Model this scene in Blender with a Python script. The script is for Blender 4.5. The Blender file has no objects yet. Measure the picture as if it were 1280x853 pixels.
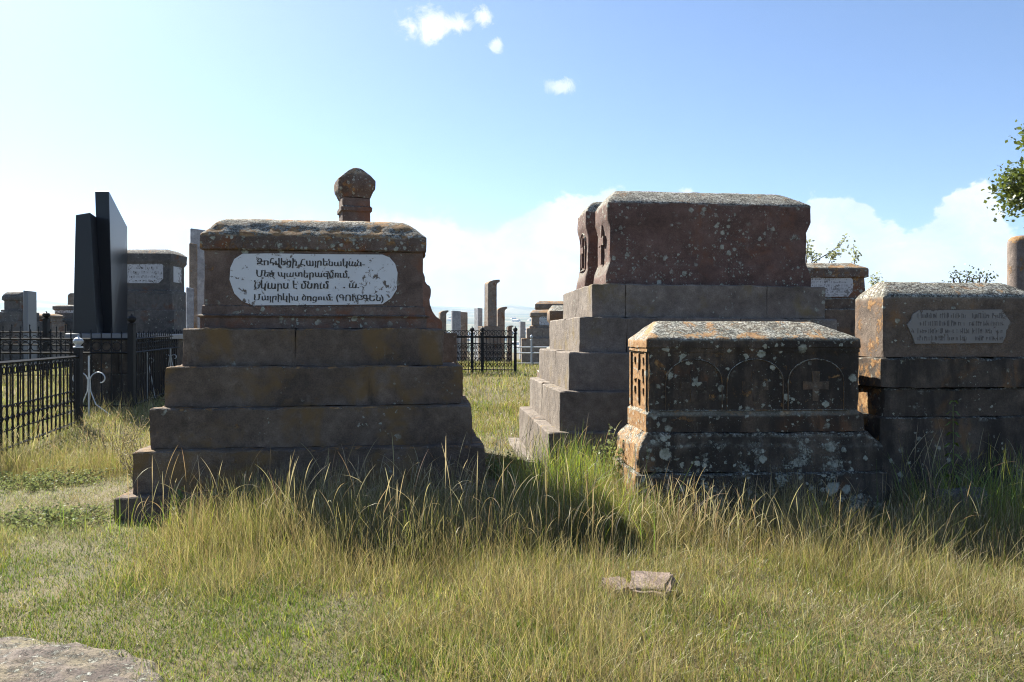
import bpy, bmesh, math, random
import numpy as np
from mathutils import Vector, noise, geometry

C = bpy.context.scene
col = C.collection
rad = math.radians
rng = np.random.default_rng(7)
random.seed(7)

# ------------------------------------------------------------------ camera, sky, sun, exposure
EYE, HOR, F = 1.5, 422.0, 1000.0          # eye height (m), horizon row and focal length of the 1280 px photograph
cd = bpy.data.cameras.new('camera'); cam = bpy.data.objects.new('camera', cd); col.objects.link(cam)
cam.location = (0, 0, EYE); cam.rotation_euler = (rad(90) - math.atan((426.5 - HOR) / F), 0, 0)
cd.sensor_width = 36; cd.lens = 36 * F / 1280; cd.clip_start = .05; cd.clip_end = 30000
C.camera = cam

SUN_EL, SUN_AZ = rad(41), rad(-40)        # azimuth measured from +Y towards +X
sd = bpy.data.lights.new('sun', 'SUN'); sun = bpy.data.objects.new('sun', sd); col.objects.link(sun)
sd.energy = 5.0; sd.angle = rad(.53); sd.color = (1, .95, .85)
sdir = Vector((math.sin(SUN_AZ) * math.cos(SUN_EL), math.cos(SUN_AZ) * math.cos(SUN_EL), math.sin(SUN_EL)))
sun.rotation_euler = sdir.to_track_quat('Z', 'Y').to_euler(); sun.location = sdir * 50

C.view_settings.view_transform = 'Standard'; C.view_settings.look = 'None'
C.view_settings.gamma = 1; C.view_settings.exposure = 1.75
C.render.engine = 'CYCLES'
C.cycles.use_denoising = True; C.cycles.denoising_prefilter = 'NONE'
C.cycles.filter_width = 1.1
C.cycles.max_bounces = 8; C.cycles.diffuse_bounces = 4; C.cycles.transmission_bounces = 6
C.cycles.volume_bounces = 0; C.cycles.transparent_max_bounces = 8


class NT:
    """small helper to wire nodes"""
    def __init__(s, tree): s.t = tree; s.n = tree.nodes; s.l = tree.links
    def new(s, typ, **kw):
        n = s.n.new(typ)
        for k, v in kw.items(): setattr(n, k, v)
        return n
    def inp(s, sock, v):
        if v is None: return
        if isinstance(v, bpy.types.NodeSocket): s.l.new(v, sock)
        else: sock.default_value = v
    def math(s, op, a, b=None, c=None, clamp=False):
        n = s.new('ShaderNodeMath', operation=op, use_clamp=clamp)
        for i, v in enumerate((a, b, c)): s.inp(n.inputs[i], v)
        return n.outputs[0]
    def vmath(s, op, a, b=None, scale=None):
        n = s.new('ShaderNodeVectorMath', operation=op)
        s.inp(n.inputs[0], a); s.inp(n.inputs[1], b)
        if scale is not None: s.inp(n.inputs['Scale'], scale)
        return n.outputs['Value'] if op in ('DISTANCE', 'LENGTH', 'DOT_PRODUCT') else n.outputs[0]
    def noise(s, vec, scale, detail=6, rough=.55, dist=0, colour=False):
        n = s.new('ShaderNodeTexNoise'); s.inp(n.inputs['Vector'], vec)
        n.inputs['Scale'].default_value = scale; n.inputs['Detail'].default_value = detail
        n.inputs['Roughness'].default_value = rough; n.inputs['Distortion'].default_value = dist
        return n.outputs['Color' if colour else 'Fac']
    def voro(s, vec, scale, feature='F1'):
        n = s.new('ShaderNodeTexVoronoi', feature=feature); s.inp(n.inputs['Vector'], vec)
        n.inputs['Scale'].default_value = scale
        return n.outputs['Distance'], (n.outputs['Color'] if 'Color' in n.outputs else None)
    def ss(s, x, a, b):
        n = s.new('ShaderNodeMapRange', interpolation_type='SMOOTHSTEP')
        s.inp(n.inputs['Value'], x); s.inp(n.inputs['From Min'], a); s.inp(n.inputs['From Max'], b)
        return n.outputs[0]
    def mapr(s, x, a, b, c, d):
        n = s.new('ShaderNodeMapRange')
        for k, v in zip(('Value', 'From Min', 'From Max', 'To Min', 'To Max'), (x, a, b, c, d)): s.inp(n.inputs[k], v)
        return n.outputs[0]
    def mix(s, f, a, b, blend='MIX'):
        n = s.new('ShaderNodeMix', data_type='RGBA', blend_type=blend)
        s.inp(n.inputs[0], f)
        for sock, v in ((n.inputs[6], a), (n.inputs[7], b)):
            if isinstance(v, (tuple, list)) and len(v) == 3: v = (*v, 1)
            s.inp(sock, v)
        return n.outputs[2]
    def ramp(s, f, stops, interp='LINEAR'):
        n = s.new('ShaderNodeValToRGB'); s.inp(n.inputs[0], f); r = n.color_ramp; r.interpolation = interp
        while len(r.elements) < len(stops): r.elements.new(.5)
        for e, (p, c) in zip(r.elements, stops):
            e.position = p; e.color = (*c, 1) if len(c) == 3 else c
        return n.outputs[0]
    def sep(s, v):
        n = s.new('ShaderNodeSeparateXYZ'); s.inp(n.inputs[0], v); return n.outputs


def build_world():
    w = bpy.data.worlds.new('World'); C.world = w; w.use_nodes = True
    T = NT(w.node_tree)
    for n in list(T.n): T.n.remove(n)
    sky = T.new('ShaderNodeTexSky', sky_type='NISHITA', sun_disc=False)
    sky.sun_elevation = SUN_EL; sky.sun_rotation = SUN_AZ
    sky.altitude = 1900; sky.air_density = 1.0; sky.dust_density = 2.8; sky.ozone_density = 1.6
    d = T.new('ShaderNodeTexCoord').outputs['Generated']
    x, y, z = T.sep(d)[:3]
    az = T.math('ARCTAN2', x, y)
    el = T.math('ARCSINE', z)
    # cumulus bank standing over the far hills: its top edge rises and falls with the compass direction
    deg = math.pi / 180
    a01 = T.mapr(az, -40 * deg, 40 * deg, 0, 1)
    prof = [(-40, 1.0), (-35, 7.5), (-20, 8.6), (-9.5, 9.6), (-6.5, 9.2), (-1, 8.6), (3, 9.6), (7, 10.0), (13, 9.0), (20, 8.8), (22.6, 9.2),
            (24.5, 8.0), (27.2, 7.9), (28.6, 9.4), (30.6, 9.5), (31.8, 7.0), (34, 5.0), (40, .5)]
    top = T.ramp(a01, [((p + 40) / 80, (e / 12,) * 3) for p, e in prof])
    sv = T.vmath('MULTIPLY', d, (1, 1, 1.35))
    n1 = T.noise(sv, 13, 9, .56, .15)
    n2 = T.noise(sv, 5.5, 6, .5)
    edge = T.math('ADD', T.math('MULTIPLY', top, 12 * deg), T.math('MULTIPLY', T.math('SUBTRACT', n1, .5), 7.5 * deg))
    over = T.math('SUBTRACT', edge, el)
    crisp = T.mapr(az, -16 * deg, 4 * deg, 3.0 * deg, .5 * deg)
    bank = T.math('MULTIPLY', T.ss(over, 0.0, crisp), T.mapr(n2, .30, .62, .70, 1.0))
    bank = T.math('MINIMUM', bank, 1.0)
    # four small high clouds
    small = None
    for (px, py, rx, ry) in ((538, 34, .034, .018), (566, 30, .026, .010), (603, 22, .011, .011), (621, 58, .008, .009), (703, 108, .017, .009)):
        v = Vector(((px - 640) / F, 1, (HOR - py) / F)).normalized()
        dd = T.vmath('MULTIPLY', T.vmath('SUBTRACT', d, tuple(v)), (1 / rx, 1 / rx, 1 / ry))
        ln = T.math('ADD', T.vmath('LENGTH', dd), T.math('MULTIPLY', T.math('SUBTRACT', T.noise(d, 42, 9, .68, .6), .5), 3.4))
        m = T.math('SUBTRACT', 1, T.ss(ln, .25, 1.25))
        small = m if small is None else T.math('MAXIMUM', small, m)
    small = T.math('MULTIPLY', small, .9)
    cover = T.math('MAXIMUM', bank, small)
    shade = T.noise(sv, 9, 8, .6, .3)
    ccol = T.ramp(shade, [(.30, (.62, .74, .98)), (.48, (.80, .88, 1.0)), (.62, (1.0, 1.0, 1.0))])
    cl = T.vmath('SCALE', ccol, scale=6.9)
    skyc = T.mix(1.0, sky.outputs[0], (.92, .995, 1.11), 'MULTIPLY')
    out = T.mix(cover, skyc, cl)
    bg = T.new('ShaderNodeBackground'); T.inp(bg.inputs[0], out); bg.inputs[1].default_value = .05
    o = T.new('ShaderNodeOutputWorld'); T.l.new(bg.outputs[0], o.inputs[0])


build_world()


# ------------------------------------------------------------------ helpers
def at(px, py, d):
    """pixel of the 1280 px photograph + distance in metres -> point of the place"""
    return Vector(((px - 640) * d / F, d, EYE + (HOR - py) * d / F))


def ss(a, b, x):
    t = np.clip((np.asarray(x, float) - a) / (b - a), 0, 1); return t * t * (3 - 2 * t)


_perm = np.random.default_rng(3).random((256, 256))


def vnoise(x, y):
    x = np.asarray(x, float); y = np.asarray(y, float)
    xi = np.floor(x).astype(int); yi = np.floor(y).astype(int); fx = x - xi; fy = y - yi
    fx = fx * fx * (3 - 2 * fx); fy = fy * fy * (3 - 2 * fy)
    g = lambda a, b: _perm[a % 256, b % 256]
    return (g(xi, yi) * (1 - fx) + g(xi + 1, yi) * fx) * (1 - fy) + (g(xi, yi + 1) * (1 - fx) + g(xi + 1, yi + 1) * fx) * fy


def fbm(x, y, o=4):
    s, a, t = 0, 1, 0
    for i in range(o):
        s = s + a * vnoise(x * 2 ** i + 17 * i, y * 2 ** i + 31 * i); t += a; a *= .5
    return s / t


def ground_z(x, y):
    x = np.asarray(x, float); y = np.asarray(y, float)
    r = np.hypot(x, y)
    th = np.arctan2(x, y)
    z = .58 * ss(10, 25, y) + .07 * (fbm(x * .5 + 50, y * .5 + 50, 3) - .5) * (r < 400) - .03
    z = z - 38 * ss(45, 380, r)
    z = z + 150 * ss(900, 4600, r) + 8 * (fbm(x * .004 + 90, y * .004 + 90, 3) - .5) * ss(500, 1500, r)
    ridge = fbm(th * 14 + 40, r * 0 + 3.3, 4)
    z = z + (60 + 170 * ridge) * ss(4300, 6300, r)
    return z


def gz(x, y): return float(ground_z(x, y))


def tag(o, label=None, cat=None, group=None, kind=None):
    if label: o['label'] = label
    if cat: o['category'] = cat
    if group: o['group'] = group
    if kind: o['kind'] = kind
    return o


def thing(name, label, cat, loc=(0, 0, 0), rz=0, group=None, ry=0, rx=0):
    o = bpy.data.objects.new(name, None); col.objects.link(o); o.empty_display_size = .2
    o.location = loc; o.rotation_euler = (rx, ry, rz)
    return tag(o, label, cat, group)


def link_mesh(name, me, m=None, parent=None, smooth=None):
    if m: me.materials.append(m)
    if smooth is not None:
        me.polygons.foreach_set('use_smooth', [True] * len(me.polygons))
        me.set_sharp_from_angle(angle=rad(smooth))
    o = bpy.data.objects.new(name, me); col.objects.link(o)
    if parent: o.parent = parent
    return o


def obj(name, bm, m=None, parent=None, smooth=None):
    bm.normal_update()
    me = bpy.data.meshes.new(name); bm.to_mesh(me); bm.free()
    return link_mesh(name, me, m, parent, smooth)


def loft(bm, rect, secs, seg=.05, amp=.005, bev=.010, seed=0., chip=.005, ech=None):
    """stack of rectangular rings: rect=(x0,x1,y0,y1), secs=[(z, offset or (left,right,front,back))]; worn edges"""
    x0, x1, y0, y1 = rect
    full = []
    norm = [(z, (o,) * 4 if not isinstance(o, (tuple, list)) else tuple(o)) for z, o in secs]
    for i, (z, o) in enumerate(norm):
        if i:
            zp, op = norm[i - 1]
            n = max(1, math.ceil(max(abs(z - zp), max(abs(a - b) for a, b in zip(o, op))) / seg))
            for k in range(1, n):
                t = k / n; full.append((zp + (z - zp) * t, tuple(a + (b - a) * t for a, b in zip(op, o)), False))
        full.append((z, o, 0 < i))
    z, o = norm[-1]                                   # close the top with shrinking rings
    hx = (x1 + o[1] - x0 + o[0]) / 2; hy = (y1 + o[3] - y0 + o[2]) / 2; hm = min(hx, hy) - .02
    n = max(1, int(hm / .1))
    for k in range(1, n + 1):
        full.append((z, tuple(a - hm * k / n for a in o), False))
    nx = max(2, round((x1 - x0) / seg)); ny = max(2, round((y1 - y0) / seg))
    rings = []
    for (z, o, e) in full:
        ax, bx, ay, by = x0 - o[0], x1 + o[1], y0 - o[2], y1 + o[3]
        b = min(bev, (bx - ax) / 4, (by - ay) / 4)
        P = []
        P += [(ax + b + (bx - ax - 2 * b) * i / nx, ay, i in (0, nx)) for i in range(nx + 1)]
        P += [(bx, ay + b + (by - ay - 2 * b) * i / ny, i in (0, ny)) for i in range(ny + 1)]
        P += [(bx - b - (bx - ax - 2 * b) * i / nx, by, i in (0, nx)) for i in range(nx + 1)]
        P += [(ax, by - b - (by - ay - 2 * b) * i / ny, i in (0, ny)) for i in range(ny + 1)]
        cx, cy = (ax + bx) / 2, (ay + by) / 2
        ring = []
        for (x, y, corner) in P:
            v = Vector((x, y, z)); q = v + Vector((seed * 3.7, seed * 1.3, seed * 2.1))
            dv = noise.noise_vector(q * 2.6) * amp + noise.noise_vector(q * 11) * amp * .7 + noise.noise_vector(q * 27) * amp * .35
            if corner:
                c = max(0, noise.noise(q * 6.5)) * chip * 2.2 + max(0, noise.noise(q * 19)) * chip
                dv += Vector((cx - x, cy - y, 0)).normalized() * c
            if e:
                ec = chip if ech is None else ech; dv.z -= max(0, noise.noise(q * 5.3)) * ec * 1.6 + max(0, noise.noise(q * 21)) * ec
            ring.append(bm.verts.new(v + dv))
        rings.append(ring)
    m = len(rings[0])
    for a, b in zip(rings, rings[1:]):
        for i in range(m):
            j = (i + 1) % m
            bm.faces.new((a[i], a[j], b[j], b[i]))
    bm.faces.new(rings[-1]); bm.faces.new(list(reversed(rings[0])))
    return bm


def block_secs(z0, z1, bev=.012): return [(z0, 0), (z1 - bev, 0), (z1, -bev)]


def course(bm, rect, z0, z1, joints=(), **kw):
    """a course of squared blocks, joints = fractions along x where two blocks meet"""
    x0, x1, y0, y1 = rect
    cuts = [0, *joints, 1]
    for i, (a, b) in enumerate(zip(cuts, cuts[1:])):
        g = .0003
        k = dict(kw); k['seed'] = kw.get('seed', 0) + i * 1.9
        dy = .002 * ((i * 7) % 3 - 1); k['chip'] = kw.get('chip', .014) * .3; k['ech'] = kw.get('chip', .014) * .8; k['bev'] = kw.get('bev', .012) * .35
        loft(bm, (x0 + (x1 - x0) * a + (g if i else 0), x0 + (x1 - x0) * b - (g if b < 1 else 0), y0 + dy, y1 + dy), block_secs(z0, z1 + .003 * (i % 2)), **k)
    return bm


def prism(bm, pts, a, b, axis='y'):
    """outline (u,z) extruded from a to b along y (u = x) or along x (u = y)"""
    mk = (lambda u, z, t: (u, t, z)) if axis == 'y' else (lambda u, z, t: (t, u, z))
    A = [bm.verts.new(mk(u, z, a)) for u, z in pts]; B = [bm.verts.new(mk(u, z, b)) for u, z in pts]
    n = len(pts)
    fs = [bm.faces.new(A), bm.faces.new(list(reversed(B)))]
    for i in range(n): fs.append(bm.faces.new((A[i], B[i], B[(i + 1) % n], A[(i + 1) % n])))
    bmesh.ops.recalc_face_normals(bm, faces=fs)
    return bm


def box(bm, x0, x1, y0, y1, z0, z1): return prism(bm, [(x0, z0), (x1, z0), (x1, z1), (x0, z1)], y0, y1)


def bar(bm, p, q, r=.008, n=4, r2=None):
    p, q = Vector(p), Vector(q); d = (q - p)
    if d.length < 1e-6: return
    d.normalize(); u = d.orthogonal().normalized()
    if abs(d.z) > .99: u = Vector((1, 0, 0))
    v = d.cross(u).normalized(); u = v.cross(d)
    r2 = r if r2 is None else r2
    A, B = [], []
    for k in range(n):
        t = 2 * math.pi * (k + .5) / n; w = u * math.cos(t) + v * math.sin(t)
        A.append(bm.verts.new(p + w * r)); B.append(bm.verts.new(q + w * r2))
    for k in range(n): bm.faces.new((A[k], A[(k + 1) % n], B[(k + 1) % n], B[k]))
    bm.faces.new(list(reversed(A))); bm.faces.new(B)


def tube(bm, pts, r=.006, n=4, closed=False, taper=1.):
    pts = [Vector(p) for p in pts]; m = len(pts); rings = []
    for i, p in enumerate(pts):
        d = (pts[(i + 1) % m] - pts[i - 1]) if closed else (pts[min(i + 1, m - 1)] - pts[max(i - 1, 0)])
        d.normalize(); u = Vector((.13, .97, .2)).cross(d)
        if u.length < .1: u = Vector((1, 0, 0)).cross(d)
        u.normalize(); v = d.cross(u); rr = r * (1 + (taper - 1) * i / max(1, m - 1))
        rings.append([bm.verts.new(p + (u * math.cos(2 * math.pi * k / n) + v * math.sin(2 * math.pi * k / n)) * rr) for k in range(n)])
    for i in range(m if closed else m - 1):
        a, b = rings[i], rings[(i + 1) % m]
        for k in range(n): bm.faces.new((a[k], a[(k + 1) % n], b[(k + 1) % n], b[k]))
    if not closed: bm.faces.new(list(reversed(rings[0]))); bm.faces.new(rings[-1])


def lathe(bm, c, prof, n=12):
    c = Vector(c); rings = []
    for r, z in prof: rings.append([bm.verts.new(c + Vector((r * math.cos(2 * math.pi * k / n), r * math.sin(2 * math.pi * k / n), z))) for k in range(n)])
    for a, b in zip(rings, rings[1:]):
        for k in range(n): bm.faces.new((a[k], a[(k + 1) % n], b[(k + 1) % n], b[k]))
    bm.faces.new(list(reversed(rings[0]))); bm.faces.new(rings[-1])


# ------------------------------------------------------------------ materials
def new_mat(name):
    m = bpy.data.materials.new(name); m.use_nodes = True
    T = NT(m.node_tree); b = m.node_tree.nodes['Principled BSDF']
    return m, T, b


def stone(name, dark, base, light, rust=(.16, .06, .022), rust_amt=.4, lichen=.3, crust=.6, orange=.3, soot=.3, spot=1.0, rough=.9, side_orange=0., dense=0., blotch=0.):
    """weathered tuff / basalt: tonal drift, rust, soot streaks, round lichens, crusty upper faces"""
    m, T, b = new_mat(name)
    oc = T.new('ShaderNodeTexCoord').outputs['Object']
    rnd = T.new('ShaderNodeObjectInfo').outputs['Random']
    v = T.vmath('ADD', oc, T.vmath('SCALE', (31.7, 17.3, 23.1), scale=rnd))
    n1 = T.noise(v, 1.7, 8, .62, .3)
    c = T.ramp(n1, [(.28, dark), (.5, base), (.72, light)])
    n2 = T.noise(v, 11, 6, .62)
    c = T.mix(1.0, c, T.ramp(n2, [(.25, (.62,) * 3), (.55, (1.0,) * 3), (.8, (1.4,) * 3)]), 'MULTIPLY')
    gr = T.noise(v, 85, 4, .7)
    c = T.mix(1.0, c, T.ramp(gr, [(.3, (.7,) * 3), (.7, (1.3,) * 3)]), 'MULTIPLY')
    rn = T.noise(T.vmath('ADD', v, (9.1, 4.2, 1.7)), 2.3, 7, .62, .4)
    rm = T.ss(rn, .66 - .3 * rust_amt, .78 - .22 * rust_amt)
    c = T.mix(T.math('MULTIPLY', rm, .8), c, rust)
    sv = T.vmath('MULTIPLY', v, (3.2, 3.2, .8))
    sm = T.ss(T.noise(sv, 1.5, 7, .65), .72 - .35 * soot, .86 - .28 * soot)
    c = T.mix(T.math('MULTIPLY', sm, .75), c, (.022, .020, .018))
    dv = T.vmath('MULTIPLY', T.vmath('ADD', v, (7.7, 2.9, 0)), (4.5, 4.5, .9))
    dm = T.math('MULTIPLY', T.ss(T.noise(dv, 1.3, 6, .7), .60, .74), T.ss(T.noise(v, 34, 4, .7), .36, .60))
    c = T.mix(T.math('MULTIPLY', dm, .45), c, (.30, .275, .24))
    geo = T.new('ShaderNodeNewGeometry'); nz = T.sep(geo.outputs['Normal'])
    up = T.ss(nz[2], .12, .45)
    # round lichens
    wv = T.vmath('ADD', v, T.vmath('SCALE', T.vmath('SUBTRACT', T.noise(v, 34, 5, .7, colour=True), (.5, .5, .5)), scale=.06))
    zone = T.ss(T.noise(T.vmath('ADD', v, (3.3, 8.8, 5.1)), 2.6, 5, .6), .62 - .28 * lichen, .68 - .18 * lichen)
    spots = None
    for sc, lo, hi in ((12 * spot, .10, .38), (27 * spot, .12, .40), (70 * spot, .12, .22 + dense)):
        dist, cc = T.voro(wv, sc)
        r = T.mapr(T.sep(cc)[0], .25, 1, -.15 + dense, hi + dense)
        d = T.math('SUBTRACT', r, dist)
        s = T.ss(d, 0, .06)
        spots = s if spots is None else T.math('MAXIMUM', spots, s)
    up0 = up
    # orange lichens, more on upper faces; the west share also paints in warm sunlight
    ov = T.vmath('ADD', wv, (5.5, 1.1, 7.7))
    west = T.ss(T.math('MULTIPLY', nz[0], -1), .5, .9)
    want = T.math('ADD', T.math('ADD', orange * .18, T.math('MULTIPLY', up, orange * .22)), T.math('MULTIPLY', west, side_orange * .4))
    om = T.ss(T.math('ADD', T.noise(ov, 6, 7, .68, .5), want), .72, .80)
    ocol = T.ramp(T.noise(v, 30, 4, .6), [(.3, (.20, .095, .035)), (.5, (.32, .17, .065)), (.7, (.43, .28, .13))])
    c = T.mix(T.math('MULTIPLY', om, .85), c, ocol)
    lm = T.math('MULTIPLY', spots, zone)
    if blotch:
        bl = T.ss(T.noise(T.vmath('ADD', wv, (1.4, 4.4, 9.2)), 4.2, 8, .72), .70 - .14 * blotch, .74 - .14 * blotch)
        lm = T.math('MAXIMUM', lm, T.math('MULTIPLY', bl, T.ss(T.noise(v, 60, 4, .7), .40, .52)))
    cr = T.math('MULTIPLY', T.ss(T.noise(wv, 24, 7, .75), .60 - .22 * crust, .68 - .22 * crust), up)
    lm = T.math('MAXIMUM', lm, T.math('MULTIPLY', cr, 1.0 if crust > 0 else 0.0))
    lcol = T.ramp(T.noise(v, 19, 6, .75), [(.32, (.12, .13, .10)), (.47, (.33, .34, .28)), (.65, (.50, .50, .43))])
    cd_, _ = T.voro(wv, 30, 'DISTANCE_TO_EDGE')
    plates = T.math('MULTIPLY', T.ss(cd_, .0, .14), T.ss(T.noise(v, 42, 5, .75), .40, .52))
    lcol = T.mix(up, lcol, T.mix(plates, (.040, .036, .030), T.ramp(T.noise(v, 9, 6, .75), [(.33, (.14, .14, .11)), (.5, (.36, .36, .30)), (.66, (.56, .56, .50))])))
    c = T.mix(T.math('MULTIPLY', lm, .88), c, lcol)
    uo = T.math('MULTIPLY', T.ss(T.math('ADD', T.noise(T.vmath('ADD', v, (2.2, 6.1, 3.9)), 5.5, 7, .7, .4), orange * .10), .60, .66), up)
    c = T.mix(T.math('MULTIPLY', uo, .85 * min(1, orange * 2)), c, ocol)
    T.inp(b.inputs['Base Color'], c); b.inputs['Roughness'].default_value = rough
    b.inputs['Specular IOR Level'].default_value = .25
    hgt = T.math('ADD', T.math('ADD', T.math('MULTIPLY', n2, .8), T.math('MULTIPLY', gr, .5)), T.math('MULTIPLY', T.math('MAXIMUM', lm, om), .35))
    bp = T.new('ShaderNodeBump'); bp.inputs['Strength'].default_value = .85; bp.inputs['Distance'].default_value = .018
    T.inp(bp.inputs['Height'], hgt); T.l.new(bp.outputs[0], b.inputs['Normal'])
    return m


def painted(name, colr, flake, under, scale=8, thr=.62):
    m, T, b = new_mat(name)
    v = T.new('ShaderNodeTexCoord').outputs['Object']
    n = T.noise(v, scale, 8, .72, .6); n2 = T.noise(v, 2.4, 3, .5); n3 = T.noise(v, 60, 4, .7)
    fm = T.ss(T.math('ADD', T.math('ADD', n, T.math('MULTIPLY', n2, flake)), T.math('MULTIPLY', n3, .12)), thr, thr + .025)
    c = T.mix(T.noise(v, 5, 6, .6), tuple(x * .8 for x in colr), tuple(min(1, x * 1.12) for x in colr))
    T.inp(b.inputs['Base Color'], T.mix(fm, c, under)); b.inputs['Roughness'].default_value = .8
    bp = T.new('ShaderNodeBump'); bp.inputs['Strength'].default_value = .5; bp.inputs['Distance'].default_value = .003; bp.invert = True
    T.inp(bp.inputs['Height'], fm); T.l.new(bp.outputs[0], b.inputs['Normal'])
    return m


def plain(name, c, rough=.6, metal=0., var=.25, scale=14, spec=.5):
    m, T, b = new_mat(name)
    v = T.new('ShaderNodeTexCoord').outputs['Object']
    n = T.noise(v, scale, 6, .65)
    T.inp(b.inputs['Base Color'], T.mix(n, tuple(x * (1 - var) for x in c), tuple(min(1, x * (1 + var)) for x in c)))
    b.inputs['Roughness'].default_value = rough; b.inputs['Metallic'].default_value = metal
    b.inputs['Specular IOR Level'].default_value = spec
    return m


def leafy(name, translucent=.45, colr=None, gloss=.05):
    m = bpy.data.materials.new(name); m.use_nodes = True
    T = NT(m.node_tree); T.n.remove(T.n['Principled BSDF'])
    if colr is None: c = T.new('ShaderNodeVertexColor', layer_name='tint').outputs['Color']
    else: c = T.mix(T.noise(T.new('ShaderNodeTexCoord').outputs['Object'], 9, 3, .6), tuple(x * .6 for x in colr), tuple(x * 1.35 for x in colr))
    d = T.new('ShaderNodeBsdfDiffuse'); T.inp(d.inputs[0], c)
    t = T.new('ShaderNodeBsdfTranslucent'); T.inp(t.inputs[0], T.mix(1.0, c, (1.15, 1.1, .75), 'MULTIPLY'))
    a = T.new('ShaderNodeMixShader'); a.inputs[0].default_value = translucent; T.l.new(d.outputs[0], a.inputs[1]); T.l.new(t.outputs[0], a.inputs[2])
    g = T.new('ShaderNodeBsdfGlossy'); g.inputs['Roughness'].default_value = .45; g.inputs[0].default_value = (.9, .9, .85, 1)
    e = T.new('ShaderNodeMixShader'); e.inputs[0].default_value = gloss; T.l.new(a.outputs[0], e.inputs[1]); T.l.new(g.outputs[0], e.inputs[2])
    T.l.new(e.outputs[0], T.n['Material Output'].inputs[0])
    return m


# tomb with the white plaque
M_step = stone('brown_step_stone', (.085, .064, .050), (.140, .106, .080), (.20, .155, .118), rust=(.185, .115, .048), rust_amt=.62, lichen=.28, crust=.2, orange=.45, soot=.38)
M_chest = stone('brown_chest_stone', (.095, .068, .056), (.155, .110, .088), (.22, .160, .125), rust=(.22, .095, .05), rust_amt=.45, lichen=.60, crust=.5, orange=.35, soot=.38, dense=.03, blotch=.3)
M_cap = stone('lichened_cap_stone', (.095, .070, .056), (.15, .108, .085), (.21, .155, .12), rust=(.22, .085, .035), rust_amt=.5, lichen=1.5, crust=1.2, orange=1.05, soot=.35, spot=1.0, dense=.08)
# tall stepped tomb on the right
M_grey_step = stone('grey_step_stone', (.125, .100, .080), (.19, .158, .130), (.255, .218, .18), rust=(.19, .14, .06), rust_amt=.40, lichen=.12, crust=.2, orange=.12, soot=.18)
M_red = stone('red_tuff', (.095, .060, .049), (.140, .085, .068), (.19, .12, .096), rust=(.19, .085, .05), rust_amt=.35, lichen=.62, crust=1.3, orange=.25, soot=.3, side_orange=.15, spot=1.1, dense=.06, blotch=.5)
# low chest in front and the wide chest at the right
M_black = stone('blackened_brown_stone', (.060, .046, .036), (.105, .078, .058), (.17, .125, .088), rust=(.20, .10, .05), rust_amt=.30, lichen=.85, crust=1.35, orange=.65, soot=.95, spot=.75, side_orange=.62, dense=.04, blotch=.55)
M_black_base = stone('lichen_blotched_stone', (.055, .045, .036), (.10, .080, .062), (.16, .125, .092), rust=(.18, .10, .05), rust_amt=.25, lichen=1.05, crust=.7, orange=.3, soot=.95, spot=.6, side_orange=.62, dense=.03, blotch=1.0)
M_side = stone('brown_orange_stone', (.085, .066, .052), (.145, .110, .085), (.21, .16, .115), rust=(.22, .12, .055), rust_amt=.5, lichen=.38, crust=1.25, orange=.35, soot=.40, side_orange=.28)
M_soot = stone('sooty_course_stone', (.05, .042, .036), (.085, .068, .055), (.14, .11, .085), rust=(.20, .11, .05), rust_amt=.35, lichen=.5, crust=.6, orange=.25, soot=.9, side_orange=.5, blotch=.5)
# background stones
M_bgbrown = stone('pale_brown_stone', (.16, .13, .11), (.23, .19, .155), (.29, .24, .20), rust_amt=.4, lichen=.3, crust=.5, orange=.7, soot=.2)
M_bggrey = stone('pale_grey_stone', (.26, .27, .285), (.34, .35, .365), (.42, .42, .43), rust_amt=.05, lichen=.1, crust=.2, orange=.1, soot=.1)
M_bgdark = stone('dark_grey_stone', (.085, .078, .073), (.125, .115, .107), (.165, .152, .14), rust_amt=.35, lichen=.25, crust=.6, orange=.3, soot=.3)
M_field = stone('fieldstone', (.14, .10, .08), (.24, .18, .145), (.34, .27, .22), rust=(.26, .17, .10), rust_amt=.4, lichen=.15, crust=0, orange=0, soot=.2)
M_white = painted('flaking_white_paint', (.66, .67, .68), .30, (.14, .115, .095), 15, .79)
M_greyplaque = painted('grey_plaque_stone', (.22, .205, .19), .35, (.11, .09, .075), 10, .82)
M_whiteplaque = painted('worn_white_plaque', (.55, .55, .56), .35, (.20, .19, .18), 16, .80)
M_ink = painted('dark_lettering', (.06, .055, .05), .25, (.40, .40, .40), 40, .86)
M_scratch = plain('shallow_letters', (.10, .09, .085), .9)
M_scratch_light = plain('pale_shallow_letters', (.24, .235, .235), .9)
M_iron = plain('black_iron', (.012, .012, .013), .6, .0, .4, spec=.22)
M_silver = plain('silver_painted_iron', (.45, .48, .50), .40, .3, .2)
M_granite = plain('polished_black_granite', (.022, .023, .026), .30, 0, .35, 60, spec=.32)
M_greygranite = plain('grey_granite', (.15, .155, .165), .35, 0, .25, 40)

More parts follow.
